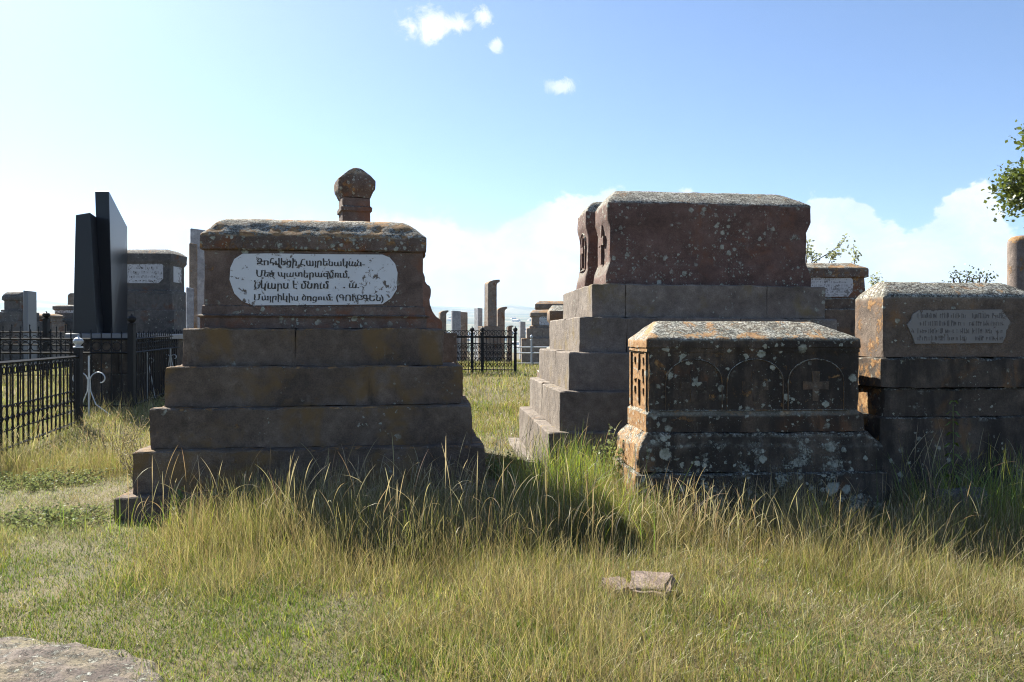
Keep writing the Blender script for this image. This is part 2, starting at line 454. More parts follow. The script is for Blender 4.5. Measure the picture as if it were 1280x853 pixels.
# ------------------------------------------------------------------ terrain
def build_ground():
    rs = [.4]
    while rs[-1] < 7000: rs.append(rs[-1] * 1.045 + .02)
    na = 240
    R = np.array(rs); A = np.linspace(0, 2 * math.pi, na, endpoint=False)
    X = (R[:, None] * np.sin(A)[None]).ravel(); Y = (R[:, None] * np.cos(A)[None]).ravel()
    V = np.column_stack([X, Y, ground_z(X, Y)])
    V = np.vstack([V, [[0, 0, gz(0, 0)]]])
    Fc = []
    for i in range(len(rs) - 1):
        for j in range(na):
            k = (j + 1) % na
            Fc.append((i * na + j, (i + 1) * na + j, (i + 1) * na + k, i * na + k))
    ctr = len(V) - 1
    for j in range(na): Fc.append((ctr, j, (j + 1) % na))
    me = bpy.data.meshes.new('ground'); me.from_pydata(V.tolist(), [], Fc)
    m, T, b = new_mat('soil_and_fields')
    p = T.new('ShaderNodeNewGeometry').outputs['Position']
    n = T.noise(p, 1.1, 8, .65); f = T.noise(p, 22, 6, .7)
    near = T.ramp(n, [(.3, (.050, .050, .016)), (.5, (.095, .078, .030)), (.7, (.13, .098, .048))])
    near = T.mix(1.0, near, T.ramp(f, [(.3, (.55,) * 3), (.7, (1.35,) * 3)]), 'MULTIPLY')
    fv = T.vmath('MULTIPLY', p, (1, 1, 0))
    _, vc = T.voro(fv, .0045)
    field = T.ramp(T.sep(vc)[0], [(.15, (.07, .085, .04)), (.4, (.13, .12, .06)), (.65, (.20, .165, .095)), (.9, (.10, .10, .07))])
    field = T.mix(T.ss(T.noise(fv, .0022, 6, .6), .45, .6), field, (.05, .062, .035))
    dist = T.vmath('LENGTH', p)
    T.inp(b.inputs['Base Color'], T.mix(T.ss(dist, 80, 500), near, field)); b.inputs['Roughness'].default_value = .95
    bp = T.new('ShaderNodeBump'); bp.inputs['Strength'].default_value = .6; bp.inputs['Distance'].default_value = .02
    T.inp(bp.inputs['Height'], f); T.l.new(bp.outputs[0], b.inputs['Normal'])
    o = link_mesh('ground', me, m); me.polygons.foreach_set('use_smooth', [True] * len(me.polygons))
    tag(o, kind='structure')
    m.use_nodes = True


build_ground()


def build_haze():
    bm = bmesh.new(); box(bm, -7200, 7200, -7200, 7200, -75, 420)
    m = bpy.data.materials.new('haze'); m.use_nodes = True; T = NT(m.node_tree); T.n.remove(T.n['Principled BSDF'])
    v = T.new('ShaderNodeVolumePrincipled'); v.inputs['Color'].default_value = (.52, .74, 1.0, 1)
    v.inputs['Density'].default_value = .8e-4; v.inputs['Anisotropy'].default_value = .2
    T.l.new(v.outputs[0], T.n['Material Output'].inputs['Volume']); m.cycles.volume_sampling = 'DISTANCE'; m.cycles.homogeneous_volume = True
    tag(obj('haze', bm, m), kind='stuff')


build_haze()

EXCL = []        # footprints kept free of grass: (Ox, Oy, yaw, x0, x1, y0, y1)


class Tomb:
    """local frame of one tomb: x along its front, y into depth, origin at the front left corner of its base"""
    def __init__(s, name, label, px, d, yaw, group=None, ry=0., cat='tomb'):
        s.O = Vector(((px - 640) * d / F, d)); s.yaw = rad(yaw); s.c, s.s = math.cos(s.yaw), math.sin(s.yaw)
        s.z0 = gz(s.O.x, s.O.y)
        s.root = thing(name, label, cat, (s.O.x, s.O.y, 0), s.yaw, group, ry)
    def lx(s, px, y):
        p = (px - 640) / F
        return (p * (s.O.y + y * s.c) - s.O.x + y * s.s) / (s.c - p * s.s)
    def dist(s, x, y): return s.O.y + x * s.s + y * s.c
    def lz(s, py, x, y): return EYE + (HOR - py) / F * s.dist(x, y)
    def keep(s, x0, x1, y0, y1): EXCL.append((s.O.x, s.O.y, s.yaw, x0, x1, y0, y1))


def text_mesh(bm, body, x0, x1, z, y, bold=.02):
    """one line of Armenian lettering, from x0 to x1, baseline at z, lying on the plane y"""
    cu = bpy.data.curves.new('line', 'FONT'); cu.body = body
    o = bpy.data.objects.new('line', cu); col.objects.link(o)
    bpy.context.view_layer.update()
    c = o.to_curve(bpy.context.evaluated_depsgraph_get())
    polys = []
    for s in c.splines:
        n = len(s.bezier_points); pts = []
        for i in range(n):
            a, b = s.bezier_points[i], s.bezier_points[(i + 1) % n]
            for v in geometry.interpolate_bezier(a.co, a.handle_right, b.handle_left, b.co, 4)[:-1]:
                if not pts or (v - pts[-1]).length > 1e-4: pts.append(v.copy())
        if len(pts) > 2: polys.append(pts)
    o.to_curve_clear(); bpy.data.objects.remove(o); bpy.data.curves.remove(cu)
    area = lambda p: sum(p[i].x * p[(i + 1) % len(p)].y - p[(i + 1) % len(p)].x * p[i].y for i in range(len(p))) / 2
    inside = lambda h, p: all(min(v.x for v in p) <= v.x <= max(v.x for v in p) and min(v.y for v in p) <= v.y <= max(v.y for v in p) for v in h)
    holes = [h for h in polys if area(h) >= 0 and any(area(p) < 0 and inside(h, p) for p in polys)]
    outer = [p for p in polys if not any(p is h for h in holes)]
    w = max(v.x for p in polys for v in p); sc = (x1 - x0) / w; hs = sc
    k = 0
    for p in outer:
        lo = (min(v.x for v in p), min(v.y for v in p)); hi = (max(v.x for v in p), max(v.y for v in p))
        mine = [h for h in holes if all(lo[0] <= v.x <= hi[0] and lo[1] <= v.y <= hi[1] for v in h)]
        allv = [v for q in [p] + mine for v in q]
        tri = geometry.tessellate_polygon([p] + mine)
        for dx in (-bold, bold):
            vs = []
            for v in allv:
                X, Z = x0 + (v.x + dx) * sc, z + v.y * hs
                nv = noise.noise_vector(Vector((X * 14, Z * 20, 3.3))); nw = noise.noise_vector(Vector((X * 60, Z * 60, 8.1)))
                vs.append(bm.verts.new((X + nv.x * .007 + nw.x * .003, y - .00004 * k, Z + nv.y * .008 + nw.y * .003)))
            k += 1
            for t in tri:
                try: bm.faces.new([vs[i] for i in t])
                except ValueError: pass


def tick_rows(bm, x0, x1, zs, y, h, step=.013, seed=1):
    """worn illegible rows of small cut strokes"""
    R = random.Random(seed)
    for z in zs:
        x = x0
        while x < x1:
            if R.random() < .80:
                hh = h * R.uniform(.6, 1.2); w = R.uniform(.003, .0055)
                box(bm, x, x + w, y - .001, y + .004, z - hh * .2, z + hh)
                if R.random() < .5: box(bm, x + w, x + step * .8, y - .0011, y + .004, z + hh * R.choice((0, .5, .85)), z + hh * R.choice((0, .5, .85)) + .004)
            x += step * R.uniform(.7, 1.3)


def outline(bm, T, pts, y, t=.012):
    prism(bm, [(T.lx(px, y), T.lz(py, T.lx(px, y), y)) for px, py in pts], y, y + t + .03)


def roof_secs(z0, z1, ins, n=5, curve=1.6):
    out = []
    for k in range(1, n + 1):
        t = k / n
        out.append((z0 + (z1 - z0) * (1 - (1 - t) ** curve), tuple(-i * t for i in ins)))
    return out


# ------------------------------------------------------------------ the stepped tomb with the white plaque
def tomb_white_plaque():
    T = Tomb('stepped_tomb', 'big brown stepped tomb with a white plaque bearing four lines of dark writing', 142, 6.55, 8)
    depth = 2.05
    rows = [(0, 142, 628, -.25, .185), (.15, 165, 607, .185, .537), (.29, 187, 590, .537, .885), (.43, 205, 577, .885, 1.24), (.57, 228, 553.5, 1.24, 1.582)]
    joints = [(), (), (), (), (.42,)]
    for i, (y, pl, pr, z0, z1) in enumerate(rows):
        bm = bmesh.new()
        course(bm, (T.lx(pl, y), T.lx(pr, y), y, depth - y), z0 + .002, z1, joints[i], seed=i * 5 + 1, seg=.045, amp=.010, bev=.016)
        obj('step', bm, M_step, T.root, 35)
    y = .76
    xl, xr = T.lx(255, y), T.lx(529, y); yb = y + .58
    bm = bmesh.new()
    loft(bm, (xl, xr, y, yb), [(1.586, .03), (1.68, .032), (1.70, .06), (1.715, .02), (1.79, .015), (1.80, 0), (2.31, 0)], seg=.045, amp=.004, seed=21)
    chest = obj('chest', bm, M_chest, T.root, 40)
    bm = bmesh.new()
    loft(bm, (xl, xr, y, yb), [(2.312, .02), (2.325, .032), (2.45, .032), (2.465, .02)] + roof_secs(2.465, 2.63, (.20, .26, .22, .22), 6, 2.0), seg=.04, amp=.007, seed=25)
    obj('cap', bm, M_cap, T.root, 40)
    # plaque and inscription
    yp = y - .009
    bm = bmesh.new()
    outline(bm, T, [(287, 350), (288, 335), (293, 324), (303, 317.5), (340, 317), (400, 318), (478, 318.5), (487, 322), (494, 330), (497, 341), (496, 362), (489, 373),
                    (478, 380.5), (400, 381.5), (316, 382), (303, 377), (293, 367)], yp)
    pl = obj('plaque', bm, M_white, T.root)
    bm = bmesh.new()
    for body, p0, p1, py in (('Զոհվեցի Հայրենական-', 321, 456, 331.5), ('Մեծ պատերազմում,', 320, 437, 346), ('Նկարս է մնում', 317, 411, 360.5),
                             ('. ա. .', 429, 455, 360), ('Մայրիկիս ծոցում: (ԳՈՒՐԳԵՆ)', 317, 479, 375.5)):
        xa, xb = T.lx(p0, yp), T.lx(p1, yp)
        text_mesh(bm, body, xa, xb, T.lz(py, xa, yp), yp - .002, .030)
    obj('lettering', bm, M_ink, pl)
    T.keep(T.lx(142, 0), T.lx(628, 0), 0, depth)


tomb_white_plaque()


# ------------------------------------------------------------------ the tall stepped tomb with two red chests
def cross_side(bm, y0, y1, z0, z1, x, t=.012):
    """raised Latin cross with flared ends on a left-hand face"""
    cy, w, h = (y0 + y1) / 2, y1 - y0, z1 - z0
    pts = [(.5 - .09, 0), (.5 + .09, 0), (.5 + .05, .5), (.92, .46), (.92, .70), (.5 + .06, .66), (.5 + .10, 1), (.5 - .10, 1), (.5 - .06, .66), (.08, .70), (.08, .46), (.5 - .05, .5)]
    prism(bm, [(y0 + u * w, z0 + v * h) for u, v in pts], x - t, x + .02, 'x')


def tomb_red_chests():
    K = 1.085
    H = lambda z: EYE + (z - EYE) * K if z > 0 else z
    T = Tomb('stepped_tomb', 'tall grey stepped tomb carrying two red stone chests one behind the other', 667, 7.7 * K, 4.9, ry=rad(.45))
    rows = [(0, 667, 1097, -.25, .13, 3.2), (.12, 685, 1084, .13, .569, 3.1), (.24, 699, 1071, .569, .968, 3.0), (.36, 710, 1058, .968, 1.355, 2.9),
            (.48, 723, 1045, 1.355, 1.72, 2.78), (.60, 738.5, 1030, 1.72, 2.07, 2.66)]
    rows = [(y * K, pl, pr, H(z0), H(z1), yb * K) for y, pl, pr, z0, z1, yb in rows]
    joints = [(.4,), (.3, .66), (.36, .7), (.28, .6), (.18, .62), (.14, .745)]
    for i, (y, pl, pr, z0, z1, yb) in enumerate(rows):
        bm = bmesh.new()
        x0, x1 = T.lx(pl, y), T.lx(pr, y); mid = y + (yb - y) * (.38 + .07 * (i % 3))
        course(bm, (x0, x1, y, mid - .003), z0 + .002, z1, joints[i], seed=50 + i * 5, seg=.055, amp=.006, bev=.012)
        course(bm, (x0, x1, mid + .003, yb), z0 + .002, z1 + .004, (), seed=80 + i * 5, seg=.055, amp=.006, bev=.012)
        obj('step', bm, M_grey_step, T.root, 35)
    for k, (y, pl, pr, zt, zc) in enumerate(((.76 * K, 756.5, 1011, H(2.965), H(3.125)), (1.80 * K, 730, 952, H(3.03), H(3.16)))):
        x0, x1, yb = T.lx(pl, y), T.lx(pr, y), y + (.76 if k == 0 else .66)
        zb = H(2.07) + .006; h = zt - zb
        bm = bmesh.new()
        loft(bm, (x0, x1, y, yb), [(zb, (.012, .02, 0, 0)), (zb + .10 * h, (.012, .02, 0, 0)), (zb + .2 * h, (-.012, -.01, 0, 0)), (zb + .28 * h, (-.035, -.045, -.012, -.01)),
                                   (zb + .66 * h, (-.035, -.045, -.012, -.01)), (zb + .74 * h, (-.02, -.02, -.004, 0)), (zb + .80 * h, 0), (zt - .012, 0), (zt, -.01)]
             + roof_secs(zt, zc, (.16, .30, .30, .24) if k == 0 else (.2, .2, .2, .2), 5, 1.15 if k == 0 else 2.2), seg=.045, amp=.007, seed=110 + k * 7)
        ch = obj('chest', bm, M_red, T.root, 40)
        xf = x0 + .036
        bm = bmesh.new()
        if k == 0: cross_side(bm, y + .22, y + .54, zb + .27 * h, zb + .76 * h, xf, .035)
        else:                                                    # arched panel with a small cross
            ya, yb2 = y + .16, y + .50; zA, zB = zb + .26 * h, zb + .74 * h
            n = 8
            outer = [(ya, zA), (yb2, zA)] + [((ya + yb2) / 2 + (yb2 - ya) / 2 * math.cos(math.pi * i / n), zB - .12 + .12 * math.sin(math.pi * i / n)) for i in range(n + 1)]
            for a, b in zip(outer, outer[1:] + outer[:1]):
                bar(bm, (xf - .006, a[0], a[1]), (xf - .006, b[0], b[1]), .022)
            cross_side(bm, ya + .06, yb2 - .06, zA + .04, zB - .06, xf, .03)
        obj('cross_relief', bm, M_red, ch)
    T.keep(T.lx(667, 0), T.lx(1097, 0), 0, 3.2 * K)


tomb_red_chests()


# ------------------------------------------------------------------ the low dark chest tomb in front
def tomb_low():
    T = Tomb('chest_tomb', 'low dark chest tomb with arched crosses and a pale lichen top, in tall grass', 786, 6.4, 3.1)
    yb = 1.05
    bm = bmesh.new()
    course(bm, (T.lx(795, .08), T.lx(1113, .08), .08, yb + .1), -.25, .39, (), seed=131, amp=.010, seg=.045, bev=.02, chip=.025)
    obj('base', bm, M_black_base, T.root, 40)
    y = .125
    x0, x1 = T.lx(798, y), T.lx(1105, y)
    bm = bmesh.new()
    loft(bm, (x0, x1, y, yb + .04), [(.392, 0), (.60, 0), (.615, -.006), (.70, (-.070, -.10, -.018, -.10)), (.715, (-.078, -.11, -.03, -.12))], seg=.04, amp=.009, seed=137, chip=.02)
    obj('plinth', bm, M_black_base, T.root, 40)
    y = .18; yk = y + .76
    x0, x1 = T.lx(809.5, y), T.lx(1074, y)
    bm = bmesh.new()
    loft(bm, (x0, x1, y, yk), [(.716, (.012, .05, .012, .01)), (.86, (.012, .04, .012, .01)), (.885, (-.012, 0, -.002, 0)), (1.375, (-.012, 0, -.002, 0)), (1.385, .006), (1.41, .006), (1.418, .014), (1.482, .014), (1.492, .008)]
         + roof_secs(1.492, 1.638, (.16, .28, .30, .25), 5, 1.05), seg=.04, amp=.005, seed=141)
    ch = obj('chest', bm, M_black, T.root, 40)
    # three arches with crosses in low relief on the front
    bm = bmesh.new(); yf = y - .002
    w = (x1 - x0 - .24) / 3
    for k in range(3):
        cx = x0 + .13 + w * (k + .5); r = w * .46; zs = 1.13; n = 12
        for i in range(n):
            a0, a1 = math.pi * i / n, math.pi * (i + 1) / n
            bar(bm, (cx + r * math.cos(a0), yf, zs + r * .8 * math.sin(a0)), (cx + r * math.cos(a1), yf, zs + r * .8 * math.sin(a1)), .0055)
        for s in (-1, 1): bar(bm, (cx + s * r, yf, .90), (cx + s * r, yf, zs), .0055)
        c = .095
        pts = [(-.28, -1.3), (.28, -1.3), (.3, -.3), (1.15, -.36), (1.15, .36), (.3, .3), (.36, 1.2), (-.36, 1.2), (-.3, .3), (-1.15, .36), (-1.15, -.36), (-.3, -.3)]
        prism(bm, [(cx + u * c, 1.10 + v * c * 1.05) for u, v in pts], yf + (-.001, -.001, .001)[k], yf + .02)
    bar(bm, (x0 + .1, yf, .895), (x1 - .1, yf, .895), .005)
    obj('arch_relief', bm, M_black, ch)
    # tall cross with dots cut on the left end
    bm = bmesh.new(); xf = x0 + .012
    m1 = y + .38
    cross_side(bm, m1 - .22, m1 + .22, .93, 1.36, xf, .016)
    for s in (-1, 1):
        for zz in (1.02, 1.12, 1.28): box(bm, xf - .014, xf + .02, m1 + s * .17 - .03, m1 + s * .17 + .03, zz, zz + .05)
    for s in (-1, 1): box(bm, xf - .018, xf + .02, m1 + s * .31 - .025, m1 + s * .31 + .025, .89, 1.37)
    obj('cross_relief', bm, M_black, ch)
    T.keep(T.lx(786, 0), T.lx(1113, 0), 0, yb + .1)


tomb_low()


# ------------------------------------------------------------------ the wide chest tomb at the right edge
def tomb_right():
    T = Tomb('chest_tomb', 'brown chest tomb on black courses with a worn grey plaque, right of the low tomb', 1100, 6.8, 4)
    H = lambda z: EYE + (z - EYE) * .919 if z > 0 else z
    yb = .62
    specs = [(1100, 1303, -.25, .762, M_soot, (), 0, .62), (1105, 1299, .764, 1.034, M_soot, (), .022, .60), (1101, 1303, 1.036, 1.315, M_soot, (), .0, .62)]
    for i, (pl, pr, z0, z1, m, j, y, b) in enumerate(specs):
        bm = bmesh.new(); course(bm, (T.lx(pl, y), T.lx(pr, y), y, b), H(z0), H(z1), j, seed=160 + 4 * i, amp=.008, seg=.045, bev=.016, chip=.018)
        obj('course', bm, m, T.root, 38)
    y = .03; x0, x1 = T.lx(1104, y), T.lx(1297, y)
    bm = bmesh.new()
    loft(bm, (x0, x1, y, y + .5), [(H(1.318), 0), (H(1.875), 0), (H(1.89), -.008)] + roof_secs(H(1.89), H(2.03), (.11, .20, .19, .19), 5, 1.1), seg=.04, amp=.006, seed=181)
    obj('chest', bm, M_side, T.root, 40)
    yp = y - .010
    bm = bmesh.new()
    outline(bm, T, [(1134, 406), (1139, 400), (1141, 393), (1149, 388), (1252, 387), (1257, 394), (1265, 405), (1258, 413), (1257, 421), (1253, 429), (1144, 430), (1141, 421)], yp)
    p = obj('plaque', bm, M_greyplaque, T.root)
    bm = bmesh.new()
    tick_rows(bm, T.lx(1147, yp), T.lx(1254, yp), [T.lz(v, T.lx(1200, yp), yp) for v in (397, 406.5, 416, 425)], yp - .0005, .034, .016, 5)
    obj('lettering', bm, M_scratch, p)
    T.keep(T.lx(1099, 0), T.lx(1303, 0), 0, .62)


tomb_right()


# ------------------------------------------------------------------ tomb behind, with a plaque, right of the tall one
def tomb_behind_right():
    T = Tomb('chest_tomb', 'brown tomb with a pale plaque standing behind the tall tomb, twigs growing over its top', 985, 12.5, 1)
    bm = bmesh.new(); course(bm, (T.lx(970, 0), T.lx(1098, 0), 0, 1.3), -.3, 1.52, (.5,), seed=191, seg=.1)
    obj('base', bm, M_side, T.root, 38)
    y = .1; bm = bmesh.new(); course(bm, (T.lx(975, y), T.lx(1088, y), y, 1.2), 1.522, 1.95, (.5,), seed=195, seg=.08)
    obj('course', bm, M_side, T.root, 38)
    bm = bmesh.new(); course(bm, (T.lx(978, y), T.lx(1085, y), y + .05, 1.15), 1.952, 2.13, (), seed=196, seg=.08)
    obj('course', bm, M_side, T.root, 38)
    y = .18; x0, x1 = T.lx(982, y), T.lx(1081, y)
    bm = bmesh.new()
    loft(bm, (x0, x1, y, y + .8), [(2.132, .01), (2.44, 0), (2.46, .05), (2.58, .05), (2.60, .04)] + roof_secs(2.60, 2.70, (.25, .16, .2, .2), 4, 1.8), seg=.06, amp=.007, seed=201)
    obj('chest', bm, M_cap, T.root, 40)
    yp = y - .012; bm = bmesh.new()
    outline(bm, T, [(996, 344), (1060, 344), (1066, 350), (1066, 364), (1060, 371), (996, 371)], yp)
    p = obj('plaque', bm, M_whiteplaque, T.root)
    bm = bmesh.new(); tick_rows(bm, T.lx(998, yp), T.lx(1060, yp), [T.lz(v, T.lx(1040, yp), yp) for v in (350, 354, 358, 362, 366, 370)], yp - .0005, .03, .018, 8)
    obj('lettering', bm, M_scratch_light, p)
    T.keep(T.lx(970, 0), T.lx(1098, 0), 0, 1.3)


tomb_behind_right()


# ------------------------------------------------------------------ tomb with a scrolled end behind the white-plaque tomb
def tomb_scroll():
    T = Tomb('stepped_tomb', 'brown tomb with a scrolled end, mostly hidden behind the tomb with the white plaque', 400, 9.35, 6)
    x1 = T.lx(571, 0)
    for i, (dx, z0, z1) in enumerate(((.16, -.25, .72), (.07, .722, 1.16), (0, 1.162, 1.55))):
        bm = bmesh.new(); course(bm, (-.2 - dx, x1 + dx, -dx * .6, 1.3), z0, z1, (.5,), seed=211 + i, seg=.07); obj('step', bm, M_step, T.root, 38)
    # chest with a curled right shoulder: outline in x,z extruded in depth
    xb = T.lx(552, .1); sc = .0093
    X = lambda px: xb + (px - 552) * sc
    Z = lambda py: EYE + (HOR - py) * T.dist(xb, .1) / F
    prof = [(402, 417), (552.5, 417), (552.5, 403), (551, 400), (545, 396), (540, 389), (537, 380), (536.5, 372), (538, 368.5), (538.6, 363), (537, 358), (533, 355.5), (531, 352), (530.5, 346), (528, 340), (527, 318), (402, 318)]
    bm = bmesh.new(); prism(bm, [(X(a), Z(b)) for a, b in prof], .1, .72)
    bmesh.ops.bevel(bm, geom=bm.edges[:], offset=.008, segments=1, affect='EDGES')
    obj('chest', bm, M_chest, T.root, 40)
    T.keep(-.4, x1 + .2, -.1, 1.3)


tomb_scroll()


# ------------------------------------------------------------------ carved pillar over the roof of the white-plaque tomb
def pillar():
    d = 10.9
    t = thing('stone_pillar', 'dark carved stone pillar with a pointed head rising behind the tomb with the white plaque', 'pillar', (at(443, 0, d).x, d, 0), rad(20))
    s = d / F
    Z = lambda py: EYE + (HOR - py) * s
    w, dp = .185, .20
    bm = bmesh.new(); loft(bm, (-.45, .45, -.4, .4), block_secs(-.2, .9), seg=.1, seed=231); obj('base', bm, M_step, t, 38)
    bm = bmesh.new()
    loft(bm, (-w, w, -dp, dp), [(.902, .03), (1.1, 0), (Z(268), 0), (Z(266.5), .022), (Z(262), .022), (Z(260), 0), (Z(250.5), 0)], seg=.06, amp=.006, seed=233)
    obj('shaft', bm, M_chest, t, 40)
    bm = bmesh.new()
    loft(bm, (-w, w, -dp, dp), [(Z(250), .005), (Z(246), .02), (Z(240), .052), (Z(234), .062), (Z(229), .064), (Z(221), (-.03, -.03, .05, .05)), (Z(216), (-.10, -.10, .03, .03)), (Z(213.5), (-.15, -.15, 0, 0))], seg=.04, amp=.007, seed=235)
    obj('head', bm, M_cap, t, 40)
    EXCL.append((t.location.x, d, rad(20), -.45, .45, -.4, .4))


pillar()


# ------------------------------------------------------------------ background monuments
def slab8(bm, f, b):
    """hexahedron from front (bl, br, tr, tl) and back corners"""
    A = [bm.verts.new(v) for v in f]; B = [bm.verts.new(v) for v in b]
    fs = [bm.faces.new(A), bm.faces.new(list(reversed(B)))] + [bm.faces.new((A[i], B[i], B[(i + 1) % 4], A[(i + 1) % 4])) for i in range(4)]
    bmesh.ops.recalc_face_normals(bm, faces=fs)
    bmesh.ops.bevel(bm, geom=bm.edges[:], offset=.006, segments=1, affect='EDGES')


def local(root, v): return Vector(v) - root.location


def black_monument():
    d0 = 16.0; g = gz(-8.4, d0)
    base = at(128, 417, 15.7); x0, x1 = at(86, 0, 15.7).x, at(166, 0, 15.7).x
    t = thing('memorial_plinth', 'dark masonry plinth inside the black fence under the two black slabs', 'plinth', ((x0 + x1) / 2, 15.7, g))
    hw = (x1 - x0) / 2
    bm = bmesh.new(); course(bm, (-hw, hw, 0, 2.7), -.3, .62, (.62,), seed=241, seg=.12)
    course(bm, (-hw, hw, 0, 2.7), .625, base.z - g - .11, (.3, .78), seed=244, seg=.12); obj('course', bm, M_soot, t, 38)
    bm = bmesh.new(); loft(bm, (-hw - .05, hw + .05, -.05, 2.75), block_secs(base.z - g - .108, base.z - g), seg=.12, amp=.003, seed=247); obj('coping', bm, M_greygranite, t, 38)
    for (name, lab, front, far) in (
            ('memorial_slab', 'shorter leaning slab of polished black granite, left one of the pair', (16.0, (91, 417), (121, 417), (113, 266), (95, 269)), (16.9, (137, 417), (125.5, 275))),
            ('memorial_slab', 'taller slab of polished black granite with slanting top, right one of the pair', (16.5, (125, 418.5), (141, 418.5), (136.5, 239), (119, 239)), (18.0, (159.5, 418.5), (159.5, 284)))):
        d, bl, br, tr, tl = front; df, fb, ft = far
        P = [at(*p, d) for p in (bl, br, tr, tl)]
        fb, ft = at(*fb, df), at(*ft, df)
        for p in (P[0], P[1], fb): p.z = base.z
        dv, dt = fb - P[1], ft - P[2]
        r = thing(name, lab, 'memorial slab', (P[0] + P[1]) / 2)
        bm = bmesh.new(); slab8(bm, [local(r, p) for p in P], [local(r, p) for p in (P[0] + dv, fb, ft, P[3] + dt)])
        obj('slab', bm, M_granite, r)
    EXCL.append(((x0 + x1) / 2, 15.7, 0, -hw, hw, 0, 2.7))


black_monument()


def chest_far(label, pl, pr, ptop, peave, pbase, d, mat, depth=.8, steps=((.12, .35), (.25, .9)), yaw=0, round_=1.8, plaque=None, side=None, over=.05, group=None, name='chest_tomb'):
    """a chest tomb seen far off: roof, chest on widening courses down to the ground"""
    xl, xr = at(pl, 0, d).x, at(pr, 0, d).x; cx = (xl + xr) / 2; hw = (xr - xl) / 2
    g = gz(cx, d)
    t = thing(name, label, 'tomb', (cx, d, g), rad(yaw), group)
    Z = lambda py: EYE + (HOR - py) * d / F - g
    zt, ze, zb = Z(ptop), Z(peave), Z(pbase)
    bm = bmesh.new(); h = ze - zb
    loft(bm, (-hw, hw, 0, depth), [(zb, .02), (zb + .06, .02), (zb + .09, -over), (zb + h * .72, -over), (zb + h * .8, 0), (ze, 0)] + roof_secs(ze, zt, (hw * .3, hw * .3, depth * .3, depth * .3), 4, round_), seg=.09, amp=.008, seed=d)
    obj('chest', bm, mat, t, 40)
    z = zb
    for i, (dx, dz) in enumerate(steps):
        z1 = z - dz if i < len(steps) - 1 else -.3
        z1 = max(z1, -.3)
        if z - z1 < .05: break
        bm = bmesh.new(); course(bm, (-hw - dx, hw + dx, -dx, depth + dx), z1, z - .002, (.5,), seed=d + i, seg=.12); obj('step', bm, mat, t, 38)
        z = z1
    if plaque:
        a, b, c, e = plaque; X = lambda px: (px - 640) * d / F - cx
        bm = bmesh.new(); k = .2 * (Z(c) - Z(e))
        prism(bm, [(X(a), Z(e) + k), (X(a) + k, Z(e)), (X(b) - k, Z(e)), (X(b), Z(e) + k), (X(b), Z(c) - k), (X(b) - k, Z(c)), (X(a) + k, Z(c)), (X(a), Z(c) - k)], over - .014, over + .03)
        p = obj('plaque', bm, M_whiteplaque, t)
        bm = bmesh.new(); n = 5
        tick_rows(bm, X(a) + k, X(b) - k, [Z(e) + (Z(c) - Z(e)) * (i + .5) / n - .03 for i in range(n)], over - .0145, .05, .03, int(d))
        obj('lettering', bm, M_scratch, p)
    if side:
        c, e = side; bm = bmesh.new(); box(bm, hw - over - .01, hw - over + .014, depth * .25, depth * .72, Z(e), Z(c)); obj('plaque', bm, M_whiteplaque, t)
    EXCL.append((cx, d, 0, -hw - .3, hw + .3, -.3, depth + .3))
    return t


chest_far('dark grey tomb with two white plaques, right of the taller black slab', 128, 214, 310.5, 317, 367, 19, M_bgdark, .95, ((.06, .40), (.12, .9)), 0, 2.2, (138, 203, 326, 354), (332, 352))
chest_far('dark round-topped tomb at the far left beside a thin slab', 2, 25, 364.5, 371, 390, 26, M_bgdark, .8, ((.1, .3), (.2, 1)), 0, 2.4)
chest_far('low tomb with a rusty top beside the thin slab at far left', 38, 64.5, 392, 394.5, 405, 27, M_bgbrown, .8, ((.05, .3), (.1, 1)), 0, 1.2)
chest_far('grey box tomb with a light band, left of the shorter black slab', 65.5, 98, 381, 383, 402, 28, M_bgdark, .8, ((.05, .3), (.1, 1)), 0, 1.2, (68.5, 95, 386, 391.5))
chest_far('stepped tomb with a round pale medallion beside the left side of the tall grey tomb', 663, 693, 387, 391, 410, 27, M_bgbrown, 1.0, ((.12, .35), (.3, .9)), 0, 1.6, (674, 690, 395, 410))
chest_far('brown roofed tomb peeping out behind the medallion tomb', 669, 712, 376, 380, 404, 31, M_bgbrown, 1.0, ((.12, .35), (.25, .9)), 0, 1.4)
chest_far('rust brown tomb end touching the left edge of the tall grey tomb', 687, 720, 381, 389, 440, 15.5, M_side, 1.2, ((.1, .4), (.2, .9)), 0, 1.1)


